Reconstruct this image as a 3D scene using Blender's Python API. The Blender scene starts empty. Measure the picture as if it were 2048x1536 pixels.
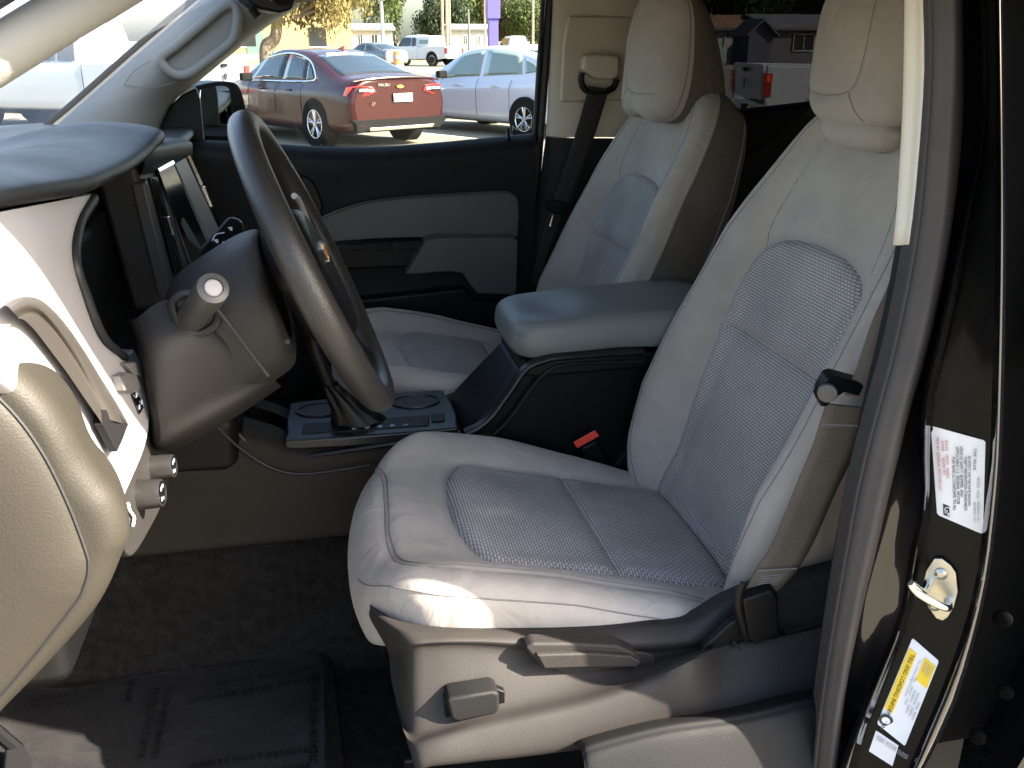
import bpy, bmesh, math, random
import numpy as np
from mathutils import Vector, Matrix
random.seed(7); rng = np.random.default_rng(7)
R = math.radians

# ---------------------------------------------------------------- camera
FPX, CAM, PITCH, YAW = 1850.0, np.array([0, -0.65, 1.6]), math.atan(688/1850.0), R(11.846)
_h = np.array([math.sin(YAW), math.cos(YAW), 0])
_F = math.cos(PITCH)*_h - math.sin(PITCH)*np.array([0, 0, 1.0])
_R = np.array([math.cos(YAW), -math.sin(YAW), 0])
_U = math.sin(PITCH)*_h + math.cos(PITCH)*np.array([0, 0, 1.0])
def at(px, py, x=None, y=None, z=None):
    """point of the place seen at a photo pixel, on the plane x, y or z = const"""
    r = _F + (px-1024)/FPX*_R - (py-768)/FPX*_U
    if x is not None: t = (x-CAM[0])/r[0]
    elif y is not None: t = (y-CAM[1])/r[1]
    else: t = (z-CAM[2])/r[2]
    return CAM + r*t
sc = bpy.context.scene
cam = bpy.data.cameras.new('camera'); cam_o = bpy.data.objects.new('camera', cam)
sc.collection.objects.link(cam_o); sc.camera = cam_o
cam.sensor_width = 36; cam.lens = 36*FPX/2048; cam.clip_start = 0.02; cam.clip_end = 3000
cam_o.location = CAM; cam_o.rotation_euler = (math.pi/2-PITCH, 0, -YAW)
cam.dof.use_dof = False

# ---------------------------------------------------------------- light
SUN_TO = Vector((1.74, -1.0, 1.40)).normalized()          # towards the sun: behind the truck, driver's side
SUN_EL = math.asin(SUN_TO.z); SUN_AZ = math.atan2(SUN_TO.x, SUN_TO.y)
w = bpy.data.worlds.new('World'); sc.world = w; w.use_nodes = True
nt = w.node_tree; bg = nt.nodes['Background']
sky = nt.nodes.new('ShaderNodeTexSky'); sky.sky_type = 'NISHITA'; sky.sun_disc = False
sky.sun_elevation = SUN_EL; sky.sun_rotation = SUN_AZ; sky.air_density = 1.0; sky.dust_density = 3.0; sky.ozone_density = 1.0
nt.links.new(sky.outputs[0], bg.inputs[0]); bg.inputs[1].default_value = 0.10
sun = bpy.data.lights.new('sun', 'SUN'); sun.energy = 5.0; sun.angle = R(0.55); sun.color = (1.0, 0.90, 0.76)
sun_o = bpy.data.objects.new('sun', sun); sc.collection.objects.link(sun_o)
sun_o.rotation_euler = SUN_TO.to_track_quat('Z', 'Y').to_euler(); sun_o.location = (8, -8, 6)
vs = sc.view_settings; vs.view_transform = 'Standard'; vs.look = 'None'; vs.exposure = 2.75; vs.gamma = 1.0; vs.use_curve_mapping = False
sc.cycles.max_bounces = 10; sc.cycles.diffuse_bounces = 4; sc.cycles.glossy_bounces = 5; sc.cycles.transparent_max_bounces = 16
sc.cycles.transmission_bounces = 6; sc.cycles.use_denoising = True; sc.cycles.caustics_reflective = False; sc.cycles.caustics_refractive = False
sc.cycles.sample_clamp_indirect = 8.0

# ---------------------------------------------------------------- materials
MATS = {}
def nodes_of(name):
    m = bpy.data.materials.new(name); m.use_nodes = True; MATS[name] = m
    return m, m.node_tree, m.node_tree.nodes['Principled BSDF'], m.node_tree.nodes.new, m.node_tree.links.new
def mat(name, col, rough=.6, metal=0., grain=0, gscale=500, vary=0., vscale=8, spec=.5, coat=0., emit=None, sheen=0., gdist=.001, col2=None, rvary=0.):
    m, t, b, new, link = nodes_of(name)
    b.inputs['Base Color'].default_value = (*col, 1); b.inputs['Roughness'].default_value = rough; b.inputs['Metallic'].default_value = metal
    b.inputs['Specular IOR Level'].default_value = spec; b.inputs['Coat Weight'].default_value = coat; b.inputs['Coat Roughness'].default_value = .03
    b.inputs['Sheen Weight'].default_value = sheen
    tc = None
    if grain or vary or rvary: tc = new('ShaderNodeTexCoord')
    if vary or rvary:
        n = new('ShaderNodeTexNoise'); n.inputs['Scale'].default_value = vscale; n.inputs['Detail'].default_value = 5; n.inputs['Roughness'].default_value = .62
        link(tc.outputs['Object'], n.inputs['Vector'])
    if vary:
        mx = new('ShaderNodeMix'); mx.data_type = 'RGBA'
        c2 = col2 or tuple(c*(1-vary) for c in col); c1 = col if col2 else tuple(min(1, c*(1+vary)) for c in col)
        mr = new('ShaderNodeMapRange'); mr.inputs[1].default_value = .35; mr.inputs[2].default_value = .65
        link(n.outputs['Fac'], mr.inputs[0]); link(mr.outputs[0], mx.inputs['Factor'])
        mx.inputs[6].default_value = (*c1, 1); mx.inputs[7].default_value = (*c2, 1); link(mx.outputs[2], b.inputs['Base Color'])
    if rvary:
        mr2 = new('ShaderNodeMapRange'); mr2.inputs[1].default_value = .3; mr2.inputs[2].default_value = .7
        mr2.inputs[3].default_value = max(.02, rough-rvary); mr2.inputs[4].default_value = rough+rvary
        link(n.outputs['Fac'], mr2.inputs[0]); link(mr2.outputs[0], b.inputs['Roughness'])
    if grain:
        g = new('ShaderNodeTexNoise'); g.inputs['Scale'].default_value = gscale; g.inputs['Detail'].default_value = 2; link(tc.outputs['Object'], g.inputs['Vector'])
        bp = new('ShaderNodeBump'); bp.inputs['Strength'].default_value = grain; bp.inputs['Distance'].default_value = gdist
        link(g.outputs['Fac'], bp.inputs['Height']); link(bp.outputs[0], b.inputs['Normal'])
    if emit:
        b.inputs['Emission Color'].default_value = (*emit[0], 1); b.inputs['Emission Strength'].default_value = emit[1]
    return m
def glass(name, tint, refl=1.0, dust=0., diffuse=None, rough=.02):
    m, t, b, new, link = nodes_of(name); t.nodes.remove(b); out = t.nodes['Material Output']
    tr = new('ShaderNodeBsdfTransparent'); tr.inputs[0].default_value = (*tint, 1)
    gl = new('ShaderNodeBsdfGlossy'); gl.inputs['Roughness'].default_value = rough
    fr = new('ShaderNodeFresnel'); fr.inputs[0].default_value = 1.45
    mul = new('ShaderNodeMath'); mul.operation = 'MULTIPLY'; mul.inputs[1].default_value = refl; link(fr.outputs[0], mul.inputs[0])
    mx = new('ShaderNodeMixShader'); link(mul.outputs[0], mx.inputs[0]); link(tr.outputs[0], mx.inputs[1]); link(gl.outputs[0], mx.inputs[2])
    last = mx
    if dust:
        df = new('ShaderNodeBsdfDiffuse' if diffuse else 'ShaderNodeBsdfTranslucent'); df.inputs[0].default_value = (*(diffuse or (.8, .8, .78)), 1); m2 = new('ShaderNodeMixShader')
        nz = new('ShaderNodeTexNoise'); nz.inputs['Scale'].default_value = 6; mr = new('ShaderNodeMapRange'); mr.inputs[3].default_value = dust*.5; mr.inputs[4].default_value = dust*1.5
        link(nz.outputs['Fac'], mr.inputs[0]); link(mr.outputs[0], m2.inputs[0])
        link(mx.outputs[0], m2.inputs[1]); link(df.outputs[0], m2.inputs[2]); last = m2
    link(last.outputs[0], out.inputs[0]); return m
def weave(name, light, dark, bw, bh):
    m, t, b, new, link = nodes_of(name); b.inputs['Roughness'].default_value = .9; b.inputs['Specular IOR Level'].default_value = .2
    uv = new('ShaderNodeTexCoord'); br = new('ShaderNodeTexBrick'); br.offset = .5; br.squash = 1
    br.inputs['Scale'].default_value = 1; br.inputs['Brick Width'].default_value = bw; br.inputs['Row Height'].default_value = bh
    br.inputs['Mortar Size'].default_value = bh*.24; br.inputs['Mortar Smooth'].default_value = .6
    br.inputs['Color1'].default_value = (*light, 1); br.inputs['Color2'].default_value = (*[c*.9 for c in light], 1); br.inputs['Mortar'].default_value = (*dark, 1)
    link(uv.outputs['UV'], br.inputs['Vector'])
    n = new('ShaderNodeTexNoise'); n.inputs['Scale'].default_value = 9; n.inputs['Detail'].default_value = 4; link(uv.outputs['Object'], n.inputs['Vector'])
    mr = new('ShaderNodeMapRange'); mr.inputs[1].default_value = .3; mr.inputs[2].default_value = .7; mr.inputs[3].default_value = .86; mr.inputs[4].default_value = 1.08; link(n.outputs['Fac'], mr.inputs[0])
    mx = new('ShaderNodeMix'); mx.data_type = 'RGBA'; mx.blend_type = 'MULTIPLY'; mx.inputs['Factor'].default_value = 1
    link(br.outputs['Color'], mx.inputs[6]); link(mr.outputs[0], mx.inputs[7]); link(mx.outputs[2], b.inputs['Base Color'])
    bp = new('ShaderNodeBump'); bp.invert = True; bp.inputs['Strength'].default_value = .6; bp.inputs['Distance'].default_value = .0015
    link(br.outputs['Fac'], bp.inputs['Height']); link(bp.outputs[0], b.inputs['Normal']); return m

def fabric(name, col, vary=.13):
    m = mat(name, col, .95, grain=.35, gscale=900, vary=vary, vscale=4.5, spec=.15, sheen=.15)
    t = m.node_tree; new, link = t.nodes.new, t.links.new; b = t.nodes['Principled BSDF']; old = b.inputs['Normal'].links[0].from_node
    tc = new('ShaderNodeTexCoord'); n = new('ShaderNodeTexNoise'); n.inputs['Scale'].default_value = 16; n.inputs['Detail'].default_value = 3; n.inputs['Distortion'].default_value = 1.2; link(tc.outputs['Object'], n.inputs['Vector'])
    bp = new('ShaderNodeBump'); bp.inputs['Strength'].default_value = .45; bp.inputs['Distance'].default_value = .012; link(n.outputs['Fac'], bp.inputs['Height']); link(bp.outputs[0], old.inputs['Normal']); return m
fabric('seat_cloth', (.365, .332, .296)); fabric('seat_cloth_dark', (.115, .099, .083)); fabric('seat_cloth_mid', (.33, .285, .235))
weave('seat_weave', (.485, .463, .44), (.205, .193, .182), .0074, .0044)
mat('seam', (.20, .185, .17), .9); mat('stitch', (.42, .41, .39), .9)
mat('shield_plastic', (.0255, .0228, .0212), .62, spec=.24, grain=.35, gscale=700, vary=.07, vscale=5, rvary=.08)
mat('dark_plastic', (.0105, .0105, .0108), .58, spec=.2, grain=.35, gscale=700, vary=.1, vscale=6, rvary=.08)
mat('black_plastic', (.0050, .0050, .0055), .42, spec=.2, grain=.2, gscale=700)
mat('piano_black', (.006, .006, .007), .08, spec=.6)
mat('dash_vinyl', (.018, .019, .022), .5, grain=.6, gscale=420, vary=.08, rvary=.06)
mat('dash_lower', (.0235, .0217, .0205), .54, spec=.34, grain=.5, gscale=420, vary=.05)
mat('dash_end_plastic', (.027, .024, .0185), .58, spec=.3, grain=.4, gscale=520, vary=.05)
mat('silver_trim', (.34, .33, .34), .42, grain=.05, gscale=900, vary=.03)
mat('rim_leather', (.0215, .0205, .020), .40, grain=.55, gscale=520, vary=.08, rvary=.07)
mat('armrest_pad', (.150, .162, .160), .40, spec=.35, grain=.5, gscale=480, vary=.05); mat('armrest_vinyl', (.072, .077, .075), .36, spec=.35, grain=.5, gscale=480, vary=.04)
mat('headliner', (.36, .34, .30), .9, grain=.3, gscale=600, vary=.04)
mat('pillar_trim', (.50, .45, .36), .6, grain=.3, gscale=600, vary=.03)
mat('apillar_trim', (.22, .222, .205), .62, grain=.3, gscale=600, vary=.03)
mat('rubber', (.050, .045, .043), .6, spec=.3, grain=.25, gscale=300, vary=.12, vscale=9, rvary=.1)
mat('gap_black', (.004, .004, .004), .8, spec=.02); mat('rubber_black', (.014, .014, .015), .55, grain=.3, gscale=300)
mat('black_paint', (.003, .003, .004), .05, spec=.5, coat=1.0, rvary=.03, vscale=20)
mat('black_jamb', (.004, .004, .004), .22, spec=.14, vary=.3, vscale=14, rvary=.12)
mat('chrome', (.78, .78, .76), .12, 1.0); mat('zinc', (.52, .50, .42), .34, 1.0, vary=.12, vscale=40)
mat('belt_web', (.112, .095, .077), .85, spec=.2, grain=.9, gscale=900, vary=.08, vscale=12)
mat('belt_web_dark', (.020, .018, .016), .85, grain=.9, gscale=900, vary=.08, vscale=12)
mat('buckle_red', (.75, .06, .04), .38, vary=.1)
mat('carpet', (.0165, .0148, .0132), 1, grain=1, gscale=240, vary=.35, vscale=60, gdist=.004, spec=.03)
mat('console_trim', (.0095, .0107, .012), .32, grain=.15, gscale=700)
mat('white_print', (.75, .76, .78), .6); mat('sticker_white', (.74, .74, .76), .5, vary=.03, vscale=30); mat('sticker_yellow', (.85, .58, .02), .5)
mat('ink', (.03, .03, .035), .7); mat('ink_pale', (.30, .30, .33), .7); mat('ink_red', (.45, .12, .12), .7)
mat('gold', (.75, .38, .08), .35, .6); mat('icon_white', (.62, .68, .75), .5)
mat('screen', (.004, .005, .006), .10, spec=.6); mat('grey_bezel', (.06, .06, .06), .38)
mat('knob_dark', (.030, .028, .027), .28, .3); mat('pillar_trim_sunlit', (.74, .70, .60), .55, grain=.2, gscale=600, vary=.03); mat('rocker_grey', (.16, .155, .15), .4); mat('vent_grey', (.040, .036, .032), .42, vary=.05); mat('yellow_tag', (.80, .55, .05), .5)  # driver-side pillar trim: paler copy of pillar_trim, sunlight put into its colour
mat('mirror_face', (.86, .87, .88), .015, 1.0)
glass('clear_glass', (.93, .96, .94), .22); glass('tint_glass', (.15, .155, .16), .3); glass('windshield_glass', (.95, .97, .96), .3, .12)
glass('film', (.78, .78, .80), .8, .34, (.075, .073, .074), .30)
mat('ink_black', (.0012, .0012, .0012), .9, spec=0.); mat('flank_plastic', (.028, .0235, .018), .7, spec=.12, grain=.5, gscale=420, vary=.06)

# ---------------------------------------------------------------- object helpers
COL = sc.collection; TEXTS = []
def empty(name, loc=(0, 0, 0), parent=None, label=None, cat=None, group=None, kind=None):
    o = bpy.data.objects.new(name, None); COL.objects.link(o); o.location = loc; o.empty_display_size = .1
    if parent:
        o.parent = parent; o.matrix_parent_inverse = Matrix.Translation(-wloc(parent))
    o['_w'] = list(map(float, loc)); tag(o, label, cat, group, kind); return o
def wloc(o): return Vector(o['_w']) if '_w' in o.keys() else Vector((0, 0, 0))
def tag(o, label=None, cat=None, group=None, kind=None):
    if label: o['label'] = label
    if cat: o['category'] = cat
    if group: o['group'] = group
    if kind: o['kind'] = kind
    return o
def mesh(name, V, F, m, parent=None, smooth=True, uv=None, bevel=0, sub=0, solid=0, seg=2, autosmooth=True):
    me = bpy.data.meshes.new(name); me.from_pydata([tuple(map(float, v)) for v in V], [], [tuple(map(int, f)) for f in F]); me.update()
    if uv is not None:
        ul = me.uv_layers.new(name='UVMap'); idx = np.zeros(len(me.loops), dtype=np.int32); me.loops.foreach_get('vertex_index', idx)
        ul.data.foreach_set('uv', np.asarray(uv, dtype=np.float32)[idx].ravel())
    o = bpy.data.objects.new(name, me); COL.objects.link(o)
    if isinstance(m, (list, tuple)):
        for k in m: me.materials.append(MATS[k])
    elif m: me.materials.append(MATS[m])
    if parent: o.parent = parent; o.matrix_parent_inverse = Matrix.Translation(-wloc(parent))
    if smooth:
        me.shade_smooth()
        if autosmooth and hasattr(me, 'set_sharp_from_angle'): me.set_sharp_from_angle(angle=R(40))
    if solid: s = o.modifiers.new('solid', 'SOLIDIFY'); s.thickness = solid; s.offset = -1
    if bevel:
        b = o.modifiers.new('bevel', 'BEVEL'); b.width = bevel; b.segments = seg; b.limit_method = 'ANGLE'; b.angle_limit = R(35); b.harden_normals = True
    if sub: s = o.modifiers.new('sub', 'SUBSURF'); s.levels = sub; s.render_levels = sub
    return o
def fix_normals(o):
    bm = bmesh.new(); bm.from_mesh(o.data); bmesh.ops.recalc_face_normals(bm, faces=bm.faces); bm.to_mesh(o.data); bm.free(); return o
def nrm(v): v = np.asarray(v, float); return v/(np.linalg.norm(v)+1e-12)
class MB:
    """collects shapes of ONE part"""
    def __init__(s): s.V = []; s.F = []
    def add(s, V, F): n = len(s.V); s.V += [tuple(v) for v in V]; s.F += [tuple(i+n for i in f) for f in F]; return s
    def box(s, c, size, M=None):
        c = np.array(c, float); h = np.array(size, float)/2
        P = np.array([[x, y, z] for x in (-1, 1) for y in (-1, 1) for z in (-1, 1)])*h
        if M is not None: P = P@np.array(M).T
        return s.add(P+c, [(0, 1, 3, 2), (4, 6, 7, 5), (0, 4, 5, 1), (2, 3, 7, 6), (0, 2, 6, 4), (1, 5, 7, 3)])
    def tube(s, P, r, n=8, closed=False, caps=True, flat=1.0, ref=None):
        V, F = tube_geo(P, r, n, closed, caps, flat, ref); return s.add(V, F)
    def prism(s, poly, d):
        poly = [np.array(p, float) for p in poly]; d = np.array(d, float); n = len(poly)
        return s.add(poly+[p+d for p in poly], [tuple(range(n))[::-1], tuple(range(n, 2*n))]+[(i, (i+1) % n, n+(i+1) % n, n+i) for i in range(n)])
    def lathe(s, c, ax, prof, n=24, ref=None):
        ax = nrm(ax); ref = nrm(ref) if ref is not None else (np.array([0, 0, 1.]) if abs(ax[2]) < .9 else np.array([1., 0, 0]))
        e1 = nrm(np.cross(ref, ax)); e2 = np.cross(ax, e1); V = []; F = []
        for (r, h) in prof:
            for k in range(n):
                a = 2*math.pi*k/n; V.append(np.array(c)+ax*h+r*(math.cos(a)*e1+math.sin(a)*e2))
        for i in range(len(prof)-1):
            for k in range(n): F.append((i*n+k, i*n+(k+1) % n, (i+1)*n+(k+1) % n, (i+1)*n+k))
        F.append(tuple(range(n))[::-1]); F.append(tuple((len(prof)-1)*n+k for k in range(n)))
        return s.add(V, F)
    def build(s, name, m, parent=None, **k): return fix_normals(mesh(name, s.V, s.F, m, parent, **k))
def tube_geo(P, r, n=8, closed=False, caps=True, flat=1.0, ref=None):
    P = np.array(P, float); N = len(P); rr = np.full(N, r) if np.isscalar(r) else np.array(r, float)
    if closed: T = np.roll(P, -1, 0)-np.roll(P, 1, 0)
    else: T = np.gradient(P, axis=0)
    T /= np.linalg.norm(T, axis=1)[:, None]+1e-12
    up = np.array(ref, float) if ref is not None else (np.array([0, 0, 1.]) if abs(T[0][2]) < .9 else np.array([0, 1., 0])); V = []; F = []
    e1 = nrm(np.cross(up, T[0]))
    for i in range(N):
        if ref is not None: e1 = nrm(np.cross(up, T[i]))
        else: e1 = nrm(e1-T[i]*(e1@T[i]))
        e2 = np.cross(T[i], e1)
        for k in range(n):
            a = 2*math.pi*k/n; V.append(P[i]+rr[i]*(math.cos(a)*e1+flat*math.sin(a)*e2))
    M = N if closed else N-1
    for i in range(M):
        j = (i+1) % N
        for k in range(n): F.append((i*n+k, i*n+(k+1) % n, j*n+(k+1) % n, j*n+k))
    if caps and not closed: F.append(tuple(range(n))[::-1]); F.append(tuple((N-1)*n+k for k in range(n)))
    return V, F
def cr(P, n=8, closed=False):
    """Catmull-Rom through the points"""
    P = np.array(P, float); N = len(P); out = []
    for i in range(N if closed else N-1):
        if closed: a, b, c, d = P[(i-1) % N], P[i], P[(i+1) % N], P[(i+2) % N]
        else:
            b, c = P[i], P[i+1]; a = P[i-1] if i > 0 else 2*b-c; d = P[i+2] if i+2 < N else 2*c-b
        for k in range(n):
            t = k/n; out.append(.5*((2*b)+(c-a)*t+(2*a-5*b+4*c-d)*t*t+(-a+3*b-3*c+d)*t**3))
    if not closed: out.append(P[-1])
    return np.array(out)
def loft(C, nu=6, nv=6, closed_v=False):
    """surface through a grid of points, rows x columns"""
    rows = [cr(r, nv, closed_v) for r in C]; rows = np.array(rows); cols = np.array([cr(rows[:, j], nu) for j in range(rows.shape[1])])
    G = np.transpose(cols, (1, 0, 2)); return G
def grid_faces(nu, nv, cu=False, cv=False):
    return [(i*nv+j, i*nv+(j+1) % nv, ((i+1) % nu)*nv+(j+1) % nv, ((i+1) % nu)*nv+j) for i in range(nu if cu else nu-1) for j in range(nv if cv else nv-1)]
def grid_uv(G):
    du = np.zeros(G.shape[:2]); dv = np.zeros(G.shape[:2])
    du[1:] = np.cumsum(np.linalg.norm(np.diff(G, axis=0), axis=2), axis=0); dv[:, 1:] = np.cumsum(np.linalg.norm(np.diff(G, axis=1), axis=2), axis=1)
    mid = G.shape[1]//2; return np.stack([du[:, [mid]].repeat(G.shape[1], 1), dv], 2).reshape(-1, 2)
def loft_obj(name, C, m, parent, nu=6, nv=6, closed_v=False, **k):
    G = loft(C, nu, nv, closed_v); a, b = G.shape[:2]
    return mesh(name, G.reshape(-1, 3), grid_faces(a, b, False, closed_v), m, parent, **k)
def sheet(name, poly, m, parent, thick=.004, normal=None, bevel=0, **k):
    """flat outlined plate with thickness, behind its visible face"""
    poly = np.array(poly, float)
    if normal is None:
        c = poly.mean(0); normal = nrm(sum(np.cross(poly[i]-c, poly[(i+1) % len(poly)]-c) for i in range(len(poly))))
        if normal@(CAM-c) < 0: normal = -normal
    return MB().prism(poly, -np.array(normal)*thick).build(name, m, parent, bevel=bevel, **k)
def text(name, s, loc, ex, ey, size, m, parent, align='LEFT', depth=.0002, spacing=1.0):
    cu = bpy.data.curves.new(name, 'FONT'); cu.body = s; cu.size = size; cu.align_x = align; cu.extrude = depth; cu.space_character = spacing; cu.resolution_u = 2
    o = bpy.data.objects.new(name, cu); COL.objects.link(o); cu.materials.append(MATS[m])
    ex = Vector(ex).normalized(); ez = ex.cross(Vector(ey)).normalized(); ey = ez.cross(ex)
    M = Matrix((ex, ey, ez)).transposed().to_4x4(); M.translation = Vector(loc)
    if parent: o.parent = parent; o.matrix_parent_inverse = Matrix.Translation(-wloc(parent))
    o.matrix_basis = M; TEXTS.append(o); return o
def sstep(a, b, x): t = np.clip((np.asarray(x, float)-a)/(b-a), 0, 1); return t*t*(3-2*t)
def dist_poly(x, y, L, closed=False):
    """distance of points to a polyline"""
    L = np.array(L, float); d = np.full(np.shape(x), 1e9); n = len(L)
    for i in range(n if closed else n-1):
        a, b = L[i], L[(i+1) % n]; ab = b-a; t = np.clip(((x-a[0])*ab[0]+(y-a[1])*ab[1])/(ab@ab+1e-15), 0, 1)
        d = np.minimum(d, np.hypot(x-a[0]-t*ab[0], y-a[1]-t*ab[1]))
    return d
def inside(x, y, L):
    L = np.array(L, float); c = np.zeros(np.shape(x), bool); n = len(L)
    for i in range(n):
        a, b = L[i], L[(i+1) % n]; cond = ((a[1] > y) != (b[1] > y))
        with np.errstate(divide='ignore', invalid='ignore'): xi = (b[0]-a[0])*(y-a[1])/(b[1]-a[1]+1e-15)+a[0]
        c ^= cond & (x < xi)
    return c
class Pillow:
    """upholstered body: front surface T(a,b) inside an outline, rolled edge, side wall"""
    def __init__(s, outline, T, O=(0, 0, 0), ea=(1, 0, 0), eb=(0, 1, 0), en=(0, 0, 1), roll=.03, centre=None):
        s.L = cr(outline, 10, True); s.T = T; s.O = np.array(O, float); s.ea, s.eb, s.en = map(lambda v: np.array(v, float), (ea, eb, en)); s.roll = roll
        s.c = np.array(centre) if centre is not None else s.L.mean(0)
        q = s.L-s.c; th = np.arctan2(q[:, 1], q[:, 0]); o = np.argsort(th); s.th = th[o]; s.rad = np.hypot(q[:, 0], q[:, 1])[o]
    def rmax(s, th): return np.interp(th, s.th, s.rad, period=2*math.pi)
    def W(s, a, b, n): return s.O+np.multiply.outer(a, s.ea)+np.multiply.outer(b, s.eb)+np.multiply.outer(n, s.en)
    def n_at(s, a, b):
        a = np.asarray(a, float); b = np.asarray(b, float); q0 = a-s.c[0]; q1 = b-s.c[1]
        k = s.rmax(np.arctan2(q1, q0))-np.hypot(q0, q1); sp = np.clip(1-k/s.roll, 0, 1)
        return s.T(a, b)-s.roll*(1-np.sqrt(np.maximum(0, 1-sp*sp)))
    def P(s, ab, lift=0.): ab = np.array(ab, float); return s.W(ab[:, 0], ab[:, 1], s.n_at(ab[:, 0], ab[:, 1])+lift)
    def body(s, name, m, parent, depth=.1, nth=180, nr=46, wall=8, taper=0., wall_fn=None, mside=None):
        th = np.linspace(-math.pi, math.pi, nth, endpoint=False); rm = s.rmax(th); rows = []
        for t in np.linspace(.02, 1, nr):
            r = (rm-s.roll)*t; a = s.c[0]+r*np.cos(th); b = s.c[1]+r*np.sin(th); rows.append(s.W(a, b, s.T(a, b)))
        for ph in np.linspace(0, math.pi/2, 9)[1:]:
            r = rm-s.roll*(1-math.sin(ph)); a = s.c[0]+r*np.cos(th); b = s.c[1]+r*np.sin(th); rows.append(s.W(a, b, s.T(a, b)-s.roll*(1-math.cos(ph))))
        ne = len(rows)
        T1 = s.T(s.c[0]+rm*np.cos(th), s.c[1]+rm*np.sin(th))-s.roll
        for t in np.linspace(0, 1, wall+1)[1:]:
            if wall_fn is not None: dep, rr = wall_fn(t, th, s.c[0]+rm*np.cos(th), s.c[1]+rm*np.sin(th))
            else: dep, rr = depth*t, -taper*t
            r = rm+rr+.004*math.sin(math.pi*t); rows.append(s.W(s.c[0]+r*np.cos(th), s.c[1]+r*np.sin(th), T1-dep if wall_fn is None else T1*(1-t)+(-dep)*t))
        G = np.array(rows); nu = len(rows); F = grid_faces(nu, nth, False, True); V = list(G.reshape(-1, 3)); F.append(tuple(range(nth))[::-1]); F.append(tuple((nu-1)*nth+k for k in range(nth)))
        o = mesh(name, V, F, [m, mside] if mside else m, parent, autosmooth=False)
        if mside:
            mi = np.zeros(len(F), np.int32); mi[(ne)*nth:] = 1; o.data.polygons.foreach_set('material_index', mi)
        s.rows = rows; s.th_s = th; return fix_normals(o)
    def seam(s, name, ab, m, parent, r=.0013, n=6, lift=0., closed=False):
        L = cr(ab, n, closed); V, F = tube_geo(s.P(L, lift), r, 6, closed); return mesh(name, V, F, m, parent)
    def patch(s, name, L, m, parent, h=.006, edge=.02, nr=40, nth=160, sink=.002, swap=False, c=None):
        """padded insert inside outline L, proud of the body"""
        L = cr(L, 8, True); c = L.mean(0) if c is None else np.array(c); q = L-c; thL = np.arctan2(q[:, 1], q[:, 0]); o = np.argsort(thL)
        th = np.linspace(-math.pi, math.pi, nth, endpoint=False); rm = np.interp(th, thL[o], np.hypot(q[:, 0], q[:, 1])[o], period=2*math.pi)
        A = []; B = []
        for t in np.linspace(.01, 1, nr)**.8: A.append(c[0]+rm*t*np.cos(th)); B.append(c[1]+rm*t*np.sin(th))
        A = np.array(A); B = np.array(B); d = dist_poly(A, B, L, True)
        off = -sink+(h+sink)*np.sqrt(np.clip(1-(1-np.clip(d/edge, 0, 1))**2, 0, 1))
        P = s.W(A, B, s.n_at(A, B)+off); nu = nr; F = grid_faces(nu, nth, False, True); F.append(tuple(range(nth))[::-1])
        uvv = np.stack([B.ravel(), A.ravel()] if not swap else [A.ravel(), B.ravel()], 1)
        return mesh(name, P.reshape(-1, 3), F, m, parent, uv=uvv, autosmooth=False)
# ================================================================ the pickup truck the photograph looks into
TR = empty('pickup_truck', (0.5, 0.95, 0), label='black pickup truck seen through its open driver door, grey cloth interior', cat='pickup truck')

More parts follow.
